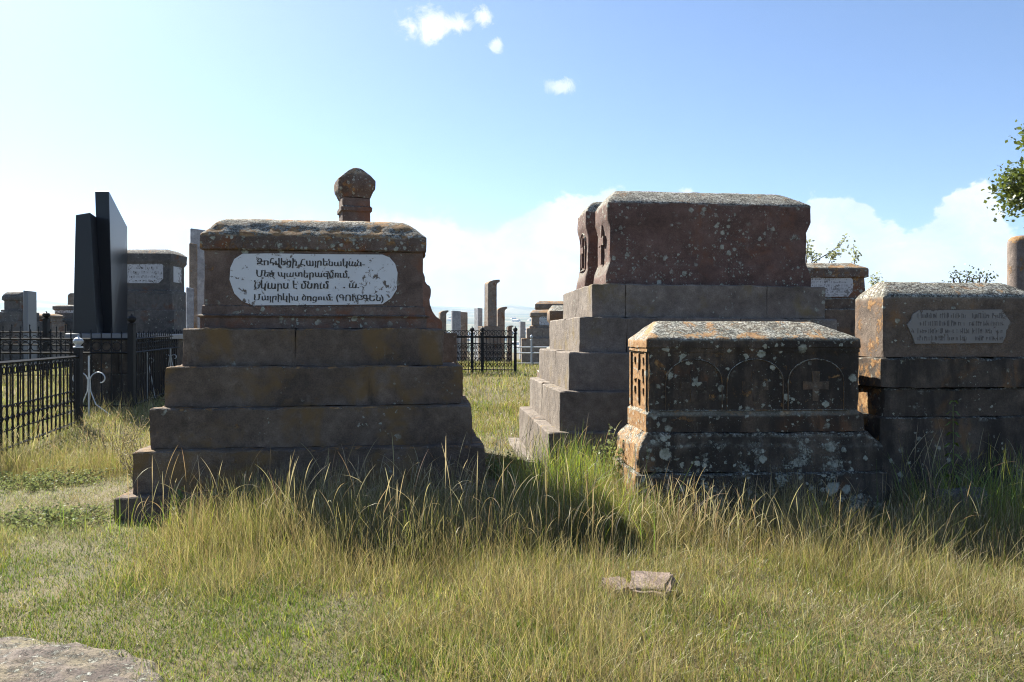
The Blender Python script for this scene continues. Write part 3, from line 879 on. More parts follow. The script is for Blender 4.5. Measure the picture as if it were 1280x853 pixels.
def stele(label, pl, pr, ptop, d, mat, depth=.35, kind='flat', group=None, name='stele', base=None, yaw=0):
    """standing stone; kind: flat, round (rounded top edge), hook (top curling forward to the right like a khachkar)"""
    xl, xr = at(pl, 0, d).x, at(pr, 0, d).x; w = ((xr - xl) - depth * math.sin(rad(yaw))) / math.cos(rad(yaw)); cx = (xl + xr) / 2; g = gz(cx, d)
    t = thing(name, label, 'stele', (cx, d, g), rad(yaw), group)
    Zt = EYE + (HOR - ptop) * d / F - g; hw = w / 2
    zb = -.3
    if base:
        bl, br, bt = base; zb = EYE + (HOR - bt) * d / F - g
        bm = bmesh.new(); loft(bm, (at(bl, 0, d).x - cx, at(br, 0, d).x - cx, -.12, depth + .15), block_secs(-.3, zb), seg=.1, seed=d); obj('base', bm, mat, t, 38)
        zb += .002
    bm = bmesh.new()
    if kind == 'hook':
        n = 8; k = w * .40; body = w * .74
        pts = [(-hw, zb), (-hw + body, zb), (-hw + body, Zt - k * 1.25)]
        pts += [(-hw + body + (w - body) * (1 - math.cos(a)), Zt - k * 1.25 + k * .72 * math.sin(a)) for a in (i / n * math.pi / 2 for i in range(1, n + 1))]
        pts += [(hw, Zt)]
        pts += [(hw - (w * .99) * math.sin(a), Zt - k * .95 * (1 - math.cos(a))) for a in (i / n * math.pi / 2 for i in range(1, n + 1))]
        prism(bm, pts, 0, depth)
    elif kind == 'round':
        n = 8; rr = hw * .55
        pts = [(-hw, zb), (hw, zb)] + [(hw - rr + rr * math.cos(a), Zt - rr + rr * math.sin(a)) for a in (i / n * math.pi / 2 for i in range(n + 1))]
        pts += [(-hw + rr - rr * math.sin(a), Zt - rr + rr * math.cos(a)) for a in (i / n * math.pi / 2 for i in range(n + 1))]
        prism(bm, pts, 0, depth)
    else:
        prism(bm, [(-hw, zb), (hw, zb), (hw, Zt - .02), (-hw, Zt)], 0, depth)
    bmesh.ops.bevel(bm, geom=[e for e in bm.edges if e.calc_face_angle(0) > .5], offset=.012, segments=1, affect='EDGES')
    obj('slab', bm, mat, t, 40)
    EXCL.append((cx, d, 0, -hw - .1, hw + .1, -.2, depth + .2))
    return t


stele('thin upright grey slab at the far left beside the round-topped tomb', 29, 34.5, 363, 25.5, M_greygranite, .5)
stele('small round-headed brown stone showing beside the shorter black slab', 84.5, 101, 366.5, 33, M_bgbrown, .4, 'round')
stele('tall pale grey stele with shoulders at the left edge of the white-plaque tomb', 238.5, 258, 286, 14, M_bggrey, .10, yaw=28)
stele('narrow bluish slab in front of the tall pale stele left of the white-plaque tomb', 236.5, 247.5, 304, 13.4, M_bgbrown, .08, yaw=28)
stele('low grey slab beside the fence at the left edge of the white-plaque tomb', 232.5, 243, 359, 12.9, M_bggrey, .08, yaw=28)
stele('short round-headed brown stone right beside the scrolled tomb', 549, 562, 388, 29, M_bgbrown, .22, 'hook', yaw=22)
stele('bluish grey upright slab next to the short round-headed stone', 564.5, 577, 388.5, 30, M_bggrey, .16, yaw=22)
stele('brownish upright slab leaning against the bluish slab behind the scroll fence', 575, 585.5, 390, 30.6, M_bgbrown, .2, yaw=18)
stele('pale slab just left of the tallest curved stone in the distance', 595, 606, 385, 31, M_bggrey, .4, yaw=26)
stele('tallest distant stone, a cross-stone with its head curving over to the right', 607.5, 627.5, 349.5, 30, M_bgbrown, .42, 'hook', yaw=22, base=(603, 626, 408), name='cross_stone')
stele('medium curved cross-stone just right of the tallest curved stone', 621, 635.5, 383.5, 32, M_bgbrown, .25, 'hook', yaw=20, name='cross_stone')
stele('smallest curved cross-stone by the corner post of the scroll fence', 634, 643, 407, 29, M_bgbrown, .18, 'hook', yaw=20, name='cross_stone')
stele('plain bluish slab left of the medallion tomb', 649.5, 658, 402, 34, M_bggrey, .2, yaw=20)


def right_edge_stele():
    d = 11.0; x = at(1276, 0, d).x; g = gz(x, d)
    t = thing('stele', 'grey round-topped stone with orange lichen below the leafy tree', 'stele', (x, d, g))
    bm = bmesh.new(); loft(bm, (-.3, .3, -.25, .3), block_secs(-.3, .8), seg=.1, seed=301); obj('base', bm, M_bgdark, t, 38)
    zt = EYE + (HOR - 295) * d / F - g
    bm = bmesh.new(); r = .165
    lathe(bm, (0, 0, 0), [(r * 1.06, .802), (r * 1.06, .9), (r, .95), (r, zt - .12), (r * .98, zt - .08), (r * .9, zt - .045), (r * .72, zt - .018), (r * .4, zt - .003), (.01, zt)], 28)
    m = stone('orange_headed_grey_stone', (.16, .125, .105), (.22, .175, .145), (.28, .23, .19), rust_amt=.2, lichen=.2, crust=.2, orange=.8, soot=.1)
    obj('shaft', bm, m, t, 40)


right_edge_stele()


# ------------------------------------------------------------------ fences
def fence(name, label, p0, p1, zt, gaps, posts=(), spikes=0., rings=(), rails=(), m=None, bar_r=.012, group=None, curls=False, post_top=.2, ball=None, post_w=.04, bars=None):
    """iron fence from p0 to p1 (x,y); zt = top rail heights above ground at both ends; rails = drops below the top rail"""
    m = m or M_iron
    p0, p1 = Vector((*p0, 0)), Vector((*p1, 0)); p0.z, p1.z = gz(*p0.xy), gz(*p1.xy)
    t = thing(name, label, 'fence', p0, 0, group)
    L = (p1 - p0).length; dv = (p1 - p0) / L; d2 = Vector((dv.x, dv.y, 0)).normalized()
    P = lambda u, h: dv * (u * L) + Vector((0, 0, h))
    top = lambda u: zt[0] + (zt[1] - zt[0]) * u
    bt = .10
    for dr in (0, *rails):
        bm = bmesh.new(); bar(bm, P(0, top(0) - dr), P(1, top(1) - dr), .022); obj('rail', bm, m, t)
    bm = bmesh.new(); bar(bm, P(0, bt), P(1, bt), .016); obj('rail', bm, m, t)
    bm = bmesh.new(); n = int(L / gaps)
    for i in range(1, n):
        u = i / n; h = top(u) + spikes * (1 if i % 2 else .7)
        bar(bm, P(u, .04), P(u, h), bar_r)
        if spikes: bar(bm, P(u, h), P(u, h + .05), bar_r * 1.9, 4, .002)
        for (rz, rr) in rings:
            c = P(u - .5 / n, top(u) - rz)
            tube(bm, [c + d2 * (rr * math.cos(a)) + Vector((0, 0, rr * math.sin(a))) for a in (k * 2 * math.pi / 10 for k in range(10))], .010, 4, True)
        if curls:
            R = random.Random(i)
            for q in range(4):
                c = P(u - .5 / n, bt + .12 + (top(u) - .35) * q / 4); s = R.choice((-1, 1)); rr = gaps * .42
                tube(bm, [c + d2 * (s * rr * (1 - k / 14) * math.cos(k * .62)) + Vector((0, 0, rr * (1.2 - k / 16) * math.sin(k * .62) * 1.6)) for k in range(12)], .013, 3)
    obj('picket_panel', bm, m, t)
    for u in posts:
        bm = bmesh.new(); h = top(u) + post_top; w = post_w; c = P(u, 0)
        prism(bm, [(c.x - w, -.3 + c.z), (c.x + w, -.3 + c.z), (c.x + w, h + c.z), (c.x - w, h + c.z)], c.y - w, c.y + w)
        po = obj('post', bm, m, t)
        bm = bmesh.new(); lathe(bm, P(u, h), [(w * 1.5, 0), (w * 1.5, .02), (w * .6, .035), (w * .9, .05), (w * 1.5, .085), (w * 1.6, .115), (w * 1.2, .15), (w * .4, .17), (w * .2, .20)], 10)
        obj('finial', bm, ball or m, po)
    return t


g1 = gz(-7.05, 13)
fence('iron_fence', 'nearest black iron fence with rows of rings and a white ball on its post', (-5.85, 8.0), (-7.05, 13), (1.19, 1.19 - g1), .19,
      (1,), 0, ((.10, .05), (.62, .085), (.78, .085)), (), post_top=.14, ball=M_silver, bar_r=.014, post_w=.05)
c2 = (-7.13, 15.0); gc = gz(*c2)
fence('iron_fence', 'long black iron fence with spikes running in front of the two black slabs', (-11.5, 15.0), c2, (1.47 - gz(-11.5, 15), 1.47 - gc), .19,
      (.35, 1), .14, ((.14, .085), ), (.26,), post_top=.27, post_w=.055)
fence('iron_fence', 'black spiked iron fence running back from the corner post to the white-plaque tomb', c2, (-7.75, 20.5), (1.47 - gc, 1.60 - gz(-7.75, 20.5)), .13,
      (), .10, ((.13, .055),), (.26,))
fence('iron_fence', 'far black fence with two ball-topped posts in front of the distant tombs at far left', (-13.5, 20.5), (-10.3, 20.5), (1.64 - gz(-13.5, 20.5), 1.62 - gz(-10.3, 20.5)), .22,
      (.08, .49), .16, ((.16, .08),), (.32,), post_top=.34, post_w=.06)
fence('iron_fence', 'black fence with scrollwork and loops along its top, between the two stepped tombs', (-2.3, 22.3), (.09, 22.0), (1.0, 1.0), .10,
      (.50, .62, 1), 0, ((-.10, .085),), (.18,), curls=True, post_top=.10, post_w=.04)
fence('metal_railing', 'pale grey two-rail railing with a thin post right of the scrollwork fence', (.13, 26.0), (2.2, 25.5), (.62, .62), .5, (.24,), 0, (), (.19,), m=M_silver, post_top=.22, post_w=.028)


def wrought_cross(label, px, py0, py1, d, s=1.):
    p = at(px, py1, d); g = gz(p.x, d); h = EYE + (HOR - py0) * d / F - g
    t = thing('wrought_ornament', label, 'ornament', (p.x, d, g))
    bm = bmesh.new(); bar(bm, (0, 0, -.2), (0, 0, h), .016)
    obj('stem', bm, M_silver, t)
    for sgn in (-1, 1):
        bm = bmesh.new(); pts = []
        for k in range(20):                                     # scroll at the top
            a = k / 19 * 4.6; r = .17 * s * (1 - .72 * k / 19)
            pts.append(Vector((sgn * (.19 * s - r * math.cos(a)), 0, h - .42 * s + r * math.sin(a))))
        tube(bm, pts, .011, 5)
        tube(bm, [(sgn * .02, 0, h - .42 * s), (sgn * .03, 0, h - .62 * s), (sgn * .12 * s, 0, h - .85 * s), (sgn * .36 * s, 0, .08)], .010, 5)
        obj('scroll', bm, M_silver, t)


wrought_cross('silver wrought iron scroll stand between the ring fence and the black plinth', 111, 445, 540, 14.0)
wrought_cross('thin silver iron ornament behind the spiked side fence, left one', 184, 440, 520, 16.3, .45)
wrought_cross('thin silver iron ornament behind the spiked side fence, right one', 213, 436, 510, 17.2, .45)

# ------------------------------------------------------------------ loose stones
def rock(name, label, cat, loc, size, seed, mat, rx=0., rz=0.):
    bm = bmesh.new(); bmesh.ops.create_cube(bm, size=1)
    bmesh.ops.bevel(bm, geom=bm.edges[:], offset=.12, segments=2, affect='EDGES')
    bmesh.ops.subdivide_edges(bm, edges=bm.edges[:], cuts=3, use_grid_fill=True)
    for v in bm.verts:
        q = v.co * 1.7 + Vector((seed, seed * 2.1, 0))
        v.co += noise.noise_vector(q) * .12 + noise.noise_vector(q * 3.1) * .05 + noise.noise_vector(q * 8) * .025
        v.co = Vector((v.co.x * size[0], v.co.y * size[1], v.co.z * size[2]))
    o = obj(name, bm, mat, None, 45); o.location = loc; o.rotation_euler = (rx, 0, rz)
    return tag(o, label, cat)


rock('stone', 'pale angular stone lying in the dry grass in front of the low dark tomb', 'stone', (.83, 4.72, .03), (.24, .21, .075), 4.4, M_field, rx=.34, rz=-.3)
rock('stone', 'flat broken piece of pale stone touching the angular stone in the grass', 'stone', (.63, 4.76, .01), (.16, .16, .06), 12.7, M_field, rx=.3, rz=.5)
rock('boulder', 'grey boulder half sunk in the shaded grass in front of the brown chest tomb', 'boulder', (3.57, 6.38, .08), (.42, .26, .42), 5.1, M_bgdark, rz=.2)


def ground_slab():
    outer = []
    n = 110
    for i in range(n):
        a = 2 * math.pi * i / n; r = 1 + .12 * noise.noise(Vector((math.cos(a) * 1.6, math.sin(a) * 1.6, 3))) + .05 * noise.noise(Vector((math.cos(a) * 6, math.sin(a) * 6, 9)))
        outer.append((-2.55 + 1.02 * r * math.cos(a), 3.33 + .66 * r * math.sin(a)))
    bm = bmesh.new()
    cx, cy = -2.55, 3.33; rings = []
    for k, (sc, z) in enumerate(((1.03, -.06), (1.0, .008), (.98, .02), *((.98 - .035 * q, .022) for q in range(1, 27)))):
        ring = []
        for x, y in outer:
            X, Y = cx + (x - cx) * sc, cy + (y - cy) * sc
            ring.append(bm.verts.new((X, Y, gz(X, Y) + z + (.024 * noise.noise(Vector((X * 5, Y * 8, 0))) + .016 * noise.noise(Vector((X * 17, Y * 26, 4))) + .010 * noise.noise(Vector((X * 40, Y * 60, 7)))) * (k > 0))))
        rings.append(ring)
    for a, b in zip(rings, rings[1:]):
        for i in range(n): bm.faces.new((a[i], a[(i + 1) % n], b[(i + 1) % n], b[i]))
    bm.faces.new(rings[-1])
    m = stone('sunken_slab_stone', (.075, .058, .050), (.14, .112, .095), (.21, .175, .145), rust=(.20, .17, .105), rust_amt=.7, lichen=.5, crust=.45, orange=0, soot=.5)
    tag(obj('stone_slab', bm, m, None, 50), 'flat weathered stone slab sunk in the short grass at the near left corner', 'stone slab')


ground_slab()


# ------------------------------------------------------------------ grass
def blocked(x, y, pad=0.):
    m = np.zeros(len(x), bool)
    for (ox, oy, yaw, x0, x1, y0, y1) in EXCL:
        c, s = math.cos(yaw), math.sin(yaw); dx, dy = x - ox, y - oy
        lx, ly = dx * c + dy * s, -dx * s + dy * c
        m |= (lx > x0 - pad) & (lx < x1 + pad) & (ly > y0 - pad) & (ly < y1 + pad)
    m |= ((x + 2.55) / 1.05) ** 2 + ((y - 3.33) / .68) ** 2 < .80 + .25 * (fbm(x * 6, y * 6, 2) - .5)
    return m


def grass_mesh(name, x, y, h, w, col3, tipcol, bend, bdir, segs=4, prof=None, label=None, mat=None, face=None, kind='stuff', parent=None, zoff=-.02, pw=1., ang0=0.):
    N = len(x); t = np.linspace(0, 1, segs + 1)
    if prof is None: prof = (1 - t ** 1.6) * .95 + .05
    prof = np.asarray(prof)
    z = ground_z(x, y) + zoff
    wd = rng.uniform(0, 2 * math.pi, N) if face is None else face
    bx, by = np.cos(bdir), np.sin(bdir)
    ang = np.asarray(ang0).reshape(-1, 1) + bend[:, None] * ((t[None, :-1] + t[None, 1:]) / 2) ** pw        # the blade turns over by 'bend' radians along its length
    zero = np.zeros((N, 1))
    out = np.concatenate([zero, np.cumsum(np.sin(ang), 1)], 1) * h[:, None] / segs
    up = np.concatenate([zero, np.cumsum(np.cos(ang), 1)], 1) * h[:, None] / segs
    cx = x[:, None] + bx[:, None] * out; cy = y[:, None] + by[:, None] * out; cz = z[:, None] + up
    hw = w[:, None] * prof[None] / 2
    ox, oy = np.cos(wd)[:, None] * hw, np.sin(wd)[:, None] * hw
    V = np.empty((N, segs + 1, 2, 3), np.float32)
    V[:, :, 0, 0] = cx - ox; V[:, :, 1, 0] = cx + ox; V[:, :, 0, 1] = cy - oy; V[:, :, 1, 1] = cy + oy; V[:, :, 0, 2] = cz; V[:, :, 1, 2] = cz
    nv = N * (segs + 1) * 2
    base = (np.arange(N) * (segs + 1) * 2)[:, None] + (np.arange(segs) * 2)[None]
    Q = np.stack([base, base + 1, base + 3, base + 2], -1).reshape(-1, 4).astype(np.int32)
    me = bpy.data.meshes.new(name)
    me.vertices.add(nv); me.vertices.foreach_set('co', V.ravel())
    me.loops.add(Q.size); me.loops.foreach_set('vertex_index', Q.ravel())
    me.polygons.add(len(Q)); me.polygons.foreach_set('loop_start', np.arange(0, Q.size, 4, dtype=np.int32))
    me.polygons.foreach_set('use_smooth', np.ones(len(Q), bool))
    ca = me.color_attributes.new('tint', 'FLOAT_COLOR', 'POINT')
    cc = np.ones((N, segs + 1, 2, 4), np.float32)
    mixv = (t ** 1.3)[None, :, None]
    cc[..., :3] = (col3[:, None, :] * (1 - mixv) + tipcol[:, None, :] * mixv)[:, :, None, :]
    ca.data.foreach_set('color', cc.ravel())
    me.update(calc_edges=True)
    o = link_mesh(name, me, mat, parent)
    return tag(o, label, None, None, kind)


M_grass = leafy('grass_blades', .5)
M_hay = leafy('dry_grass_blades', .40, gloss=.02)
GREEN = np.array([.072, .120, .020]); YGREEN = np.array([.175, .200, .034]); STRAW = np.array([.325, .285, .158]); BROWN = np.array([.170, .130, .074]); GREY = np.array([.19, .21, .125])


def region(d0, d1, dens, halfang=1.2):
    """uniform scatter over the wedge in front of the camera, a little wider than the view"""
    A = halfang * (d1 * d1 - d0 * d0)
    n = int(A * dens)
    y = np.sqrt(rng.uniform(d0 * d0, d1 * d1, n)); x = rng.uniform(-halfang, halfang, n) * y
    k = rng.random(n) < 1 - .6 * (np.abs(x) > .74 * y + .3)          # thinner outside the view
    return x[k], y[k]


def tallness(x, y):
    """0 where the grass is cropped short, 1 where it stands tall"""
    u = x / y
    n = fbm(x * .9 + 20, y * .9 + 20, 3)
    A = ss(-2.85, -2.3, x) * (1 - ss(6.9, 7.6, y)) * (.40 * ss(4.1, 4.8, y + (n - .5) * 1.2) + .60 * ss(5.0, 5.9, y + (n - .5) * .8))   # before the plaque tomb
    dg = y - 5.0 + .95 * (x - 1.0)                                                  # the sunlit strip running out to the stone and right
    B = ss(-.3, .4, x) * (1 - ss(9.3, 10.5, y)) * (.42 * ss(3.9, 4.6, y + (n - .5) * 1.0) * (1 - ss(1.4, 2.2, x)) + .58 * ss(5.0 + .6 * ss(1.3, 2.0, x), 6.0 + .5 * ss(1.3, 2.0, x), y + (n - .5) * .6) * (1 - .45 * ss(1.4, 2.2, x) * (1 - ss(5.9, 6.4, y))))
    B = np.maximum(B, ss(2.9, 3.6, x) * ss(5.6, 6.6, y) * (1 - ss(9.3, 10.5, y)) * .8)
    m = .75 * ss(11, 13, y)                                                         # meadow behind
    Lf = ss(7.0, 8.8, y - .45 * (x + 6)) * (x < -3) * 1.0                             # along the ring fence
    Fg = .46 * ss(-1.5, -.6, x + (n - .5) * 1.2) * ss(2.9, 3.5, y) * (1 - ss(1.3, 2.1, x + (n - .5) * 1.5)) * (1 - ss(5.5, 6, y)) * ss(.36, .56, n)
    e = ss(.60, .66, -u) * ss(5.0, 5.6, y) * (1 - ss(6.1, 6.8, y)) * .5            # tuft at the left edge
    c = ss(9, 11, y) * (np.abs(x) < 2.2) * .35
    return np.clip(np.maximum.reduce([A, B, m, Lf, e, c, Fg]) * (.6 + .8 * n), 0, 1.1)


def pick(n, weights, cols, jitter=.25):
    i = rng.choice(len(cols), n, p=np.array(weights) / sum(weights))
    c = np.array(cols)[i] * rng.uniform(1 - jitter, 1 + jitter, (n, 1)) * rng.uniform(.92, 1.08, (n, 3))
    return c


def lean(x, y, n):
    return 6.3 * 1.6 * fbm(x * .8 + 3, y * .8 + 60, 2) + rng.normal(0, 1.1, n)


def scatter(parts):
    xs, ys = [], []
    for d0, d1, dens in parts:
        x, y = region(d0, d1, dens); xs.append(x); ys.append(y)
    x, y = np.concatenate(xs), np.concatenate(ys)
    k = ~blocked(x, y); return x[k], y[k]


def build_grass():
    # short turf everywhere
    x, y = scatter([(2.8, 4.6, 11000), (4.6, 6.5, 7500), (6.5, 10, 3200), (10, 16, 800), (16, 30, 200)])
    T = tallness(x, y); patch = fbm(x * 2.1, y * 2.1, 3)
    far = 1 + ss(7, 20, y) * 1.8
    keep = rng.random(len(x)) < (.85 + .4 * ss(.36, .58, patch))
    x, y, T, patch, far = (a[keep] for a in (x, y, T, patch, far)); n = len(x)
    h = rng.uniform(.02, .065, n) * (.85 + .5 * patch) * far ** .5 * (1 + .8 * T); w = rng.uniform(.0035, .0070, n) * far
    dry = np.clip(ss(.40, .66, fbm(x * 1.3 + 9, y * 1.3 + 4, 4)) * .8 + T * .6, 0, 1)
    lawn = ss(-.1, -.3, x / y) * (1 - ss(5.4, 6.2, y))
    isdry = rng.random(n) < dry * .75 * (1 - .6 * lawn)
    grey = (rng.random(n) < .55 * ss(-2.2, -3.2, x) * ss(5.2, 6.2, y))
    c = np.where(isdry[:, None], pick(n, (3, 3, 3), (YGREEN, STRAW, BROWN)), pick(n, (5, 3, 1), (GREEN * 1.2, YGREEN, GREY)))
    c = np.where(grey[:, None], pick(n, (1, 1), (GREY, GREY * 1.25)), c)
    c = c * rng.uniform(.55, 1.25, (n, 1)) * (.75 + .5 * fbm(x * 1.6 + 5, y * 1.6 + 90, 3))[:, None]
    grass_mesh('grass', x, y, h, w, c, c * 1.25, rng.uniform(.2, 1.7, n), rng.uniform(0, 6.3, n), 2, mat=M_grass, label='short green turf with dry patches around the tombs')
    # thatch: dry blades lying about
    x, y = scatter([(2.8, 4.8, 2600), (4.8, 7.5, 1500), (7.5, 12, 350)])
    patch = fbm(x * 1.7 + 40, y * 1.7 + 8, 3); u = x / y
    green = ss(-.15, -.35, u) * (1 - ss(5.2, 6, y))
    keep = rng.random(len(x)) < ss(.36, .62, patch) * (1 - .65 * green); x, y = x[keep], y[keep]; n = len(x)
    c = pick(n, (4, 4, 2), (STRAW * .95, STRAW * .7, BROWN), .3)
    grass_mesh('thatch', x, y, rng.uniform(.04, .16, n), rng.uniform(.0012, .0024, n), c, c, rng.normal(0, .45, n), rng.uniform(0, 6.3, n), 4,
               np.ones(5), mat=M_hay, label='dead straw lying in the grass', zoff=.004, ang0=rng.uniform(.75, 1.52, n))
    # tall mixed grass
    x, y = scatter([(2.9, 4.6, 3600), (4.6, 6.6, 4600), (6.6, 9.5, 2400), (9.5, 14, 520), (14, 32, 170)])
    T = tallness(x, y)
    clump = fbm(x * 3.3 + 70, y * 3.3 + 3, 3)
    keep = rng.random(len(x)) < np.clip(T * 1.15, 0, 1) * ss(.33, .52, clump) + .03; x, y, T, clump = x[keep], y[keep], T[keep], clump[keep]; n = len(x)
    far = 1 + ss(7, 22, y) * 1.6
    lush = 1.25 * np.exp(-((x - .55) / .62) ** 2 - ((y - 6.8) / 1.0) ** 2) + .5 * ss(2.6, 3.6, x) * ss(5.6, 6.4, y) + .35 * np.exp(-((x + 1.3) / 1.4) ** 2 - ((y - 5.9) / .6) ** 2)
    h = (.05 + .25 * T * (.5 + .8 * clump) + .30 * np.clip(lush, 0, 1)) * rng.uniform(.5, 1.12, n) * np.where(y > 10, .85, 1); w = rng.uniform(.0018, .0042, n) * far
    g = rng.random(n) < .22 + .65 * np.clip(lush, 0, 1)
    c = np.where(g[:, None], pick(n, (3, 4), (GREEN * 1.2, YGREEN)), pick(n, (3.4, 3, 3.4), (YGREEN, STRAW * .9, BROWN)))
    brown = ss(.50, .66, fbm(x * .9 + 31, y * 1.4 + 77, 3))[:, None]
    c = c * (1 - .55 * brown) + pick(n, (2, 1), (BROWN * 1.05, BROWN * .7), .25) * .55 * brown
    c = c * rng.uniform(.55, 1.3, (n, 1))
    tip = np.where((rng.random(n) < .6)[:, None], c * 1.15, c * .4 + STRAW * .65)
    grass_mesh('tall_grass', x, y, h, w, c, tip, rng.normal(.30, .45, n), rng.uniform(0, 6.3, n), 5, mat=M_grass, label='tall yellow green grass between the tombs', ang0=np.abs(rng.normal(0, .34, n)))
    # fine dry stalks
    x, y = scatter([(3.3, 5.0, 3400), (5.0, 7.2, 2600), (7.2, 10, 400), (10, 20, 90)])
    T = tallness(x, y); clump = fbm(x * 2.3 + 7, y * 2.3 + 33, 3)
    keep = rng.random(len(x)) < (T + .12) * ss(.3, .6, clump); x, y, T = x[keep], y[keep], T[keep]; n = len(x)
    h = (.08 + .32 * T) * rng.uniform(.6, 1.3, n)
    c = pick(n, (5, 3, 1.5), (STRAW * 1.1, BROWN * 1.3, YGREEN), .3)
    grass_mesh('dry_grass', x, y, h, rng.uniform(.0012, .0024, n) * (1 + ss(6, 15, y)), c, c * 1.15, rng.normal(.35, .5, n), rng.uniform(0, 6.3, n), 6, np.array([1, 1, .95, .9, .85, .75, .4]), mat=M_hay, label='thin dry stalks standing among the tall grass', ang0=np.abs(rng.normal(0, .42, n)))
    # lush green tufts
    xs, ys, hs = [], [], []
    for (cx, cy, sx, sy, n, lo, hi) in ((.50, 7.0, .33, .42, 1250, .32, .78), (.85, 6.3, .2, .3, 260, .25, .5), (3.75, 6.35, .30, .22, 420, .35, .80), (4.4, 6.5, .35, .3, 260, .3, .7), (-1.9, 6.25, .7, .16, 380, .18, .40), (1.25, 4.45, .12, .1, 70, .06, .16),
                                        (-1.1, 4.1, .06, .05, 60, .04, .10)):
        xs.append(rng.normal(cx, sx, n)); ys.append(rng.normal(cy, sy, n)); hs.append(rng.uniform(lo, hi, n))
    x, y, h = map(np.concatenate, (xs, ys, hs)); k = ~blocked(x, y, .02); x, y, h = x[k], y[k], h[k]; n = len(x)
    c = pick(n, (3, 4), (GREEN * 1.8, YGREEN * 1.3), .2)
    grass_mesh('lush_grass', x, y, h, rng.uniform(.004, .0085, n), c, c * 1.15, rng.normal(.5, .5, n), rng.uniform(0, 6.3, n), 6, mat=M_grass, label='bright green broad bladed grass tufts beside the right hand tombs', ang0=np.abs(rng.normal(0, .22, n)))
    # flowering stalks with seed heads
    xs, ys, hs = [], [], []
    for (x0, x1, y0, y1, n, lo, hi) in ((-1.6, .6, 5.2, 6.5, 270, .34, .85), (-2.9, -1.3, 5.6, 6.5, 110, .30, .72), (.5, 1.4, 4.9, 6.3, 110, .4, .7), (1.0, 1.9, 4.9, 6.25, 110, .28, .6), (1.9, 3.3, 5.5, 6.25, 80, .28, .55),
                                        (3.1, 5.2, 6.0, 7.3, 130, .45, .9), (.0, 1.1, 6.6, 9, 90, .5, .8), (-6.6, -3.4, 7.4, 12, 120, .4, .7)):
        xs.append(rng.uniform(x0, x1, n)); ys.append(rng.uniform(y0, y1, n)); hs.append(rng.uniform(lo, hi, n))
    x, y, h = map(np.concatenate, (xs, ys, hs)); k = ~blocked(x, y, .02); x, y, h = x[k], y[k], h[k]; n = len(x)
    prof = np.array([1, .95, .9, .8, .75, .7, .65, .65, 1.4, 2.5, 2.5, 1.8, .4])
    c = pick(n, (4, 2), (STRAW * .9, BROWN * 1.4), .25); tip = pick(n, (4, 2), (np.array([.40, .35, .25]), np.array([.30, .21, .15])), .2)
    grass_mesh('seed_grass', x, y, h, rng.uniform(.0016, .0023, n), c, tip, np.abs(rng.normal(.85, .75, n)), rng.uniform(-1.3, 1.5, n) + (rng.random(n) < .3) * 3.1, 12, prof, mat=M_hay, label='seed heads on long arching stalks in front of the stones', face=rng.normal(0, .5, n), pw=2.0)


build_grass()


# ------------------------------------------------------------------ leafy plants
def leaves_mesh(bm, pts, size, R, squash=1.):
    for p in pts:
        p = Vector(p); s = size * R.uniform(.6, 1.25)
        u = Vector((R.gauss(0, 1), R.gauss(0, 1), R.gauss(0, .7) * squash)).normalized(); v = u.orthogonal(); v.rotate(__import__('mathutils').Quaternion(u, R.uniform(0, 6.3)))
        a, b, c, d = p - u * s * .1, p + u * s * .5 + v * s * .28, p + u * s, p + u * s * .5 - v * s * .28
        vs = [bm.verts.new(q) for q in (a, b, c, d)]
        bm.faces.new(vs)


M_leaf = leafy('shrub_leaves', .4, (.085, .105, .05)); M_treeleaf = leafy('tree_leaves', .45, (.095, .125, .028)); M_silverleaf = leafy('silvery_leaves', .42, (.17, .205, .10), gloss=.015)
M_nettle = leafy('nettle_leaves', .5, (.12, .17, .03)); M_deadweed = leafy('dead_weed', .3, (.27, .235, .18), gloss=.01); M_bark = plain('bark', (.10, .078, .058), .9, 0, .4, 9)
M_sage = leafy('grey_shrub_leaves', .45, (.26, .29, .19))


def weed_clump(name, label, cat, loc, w, h, n, stems, m, seed, leaf=.045):
    R = random.Random(seed); x, y = loc
    t = thing(name, label, cat, (x, y, gz(x, y)))
    bs = bmesh.new(); bl = bmesh.new()
    for i in range(stems):
        a = R.uniform(0, 6.28); r = R.uniform(0, 1) ** .5; tip = Vector((math.cos(a) * r * w, math.sin(a) * r * w * .8, h * R.uniform(.55, 1) * (1 - .35 * r)))
        base = Vector((tip.x * .35, tip.y * .35, -.03)); pts = [base.lerp(tip, k / 5) + Vector((R.gauss(0, .012), R.gauss(0, .012), 0)) * (k > 0) for k in range(6)]
        tube(bs, pts, .005, 4, taper=.4)
        P = []
        for k in range(n):
            f = R.uniform(.25, 1.02); q = base.lerp(tip, f); P.append(q + Vector((R.gauss(0, .03), R.gauss(0, .03), R.gauss(0, .02))))
        leaves_mesh(bl, P, leaf, R)
    obj('stem', bs, M_bark if m is not M_deadweed else M_deadweed, t); obj('foliage', bl, m, t)
    return t


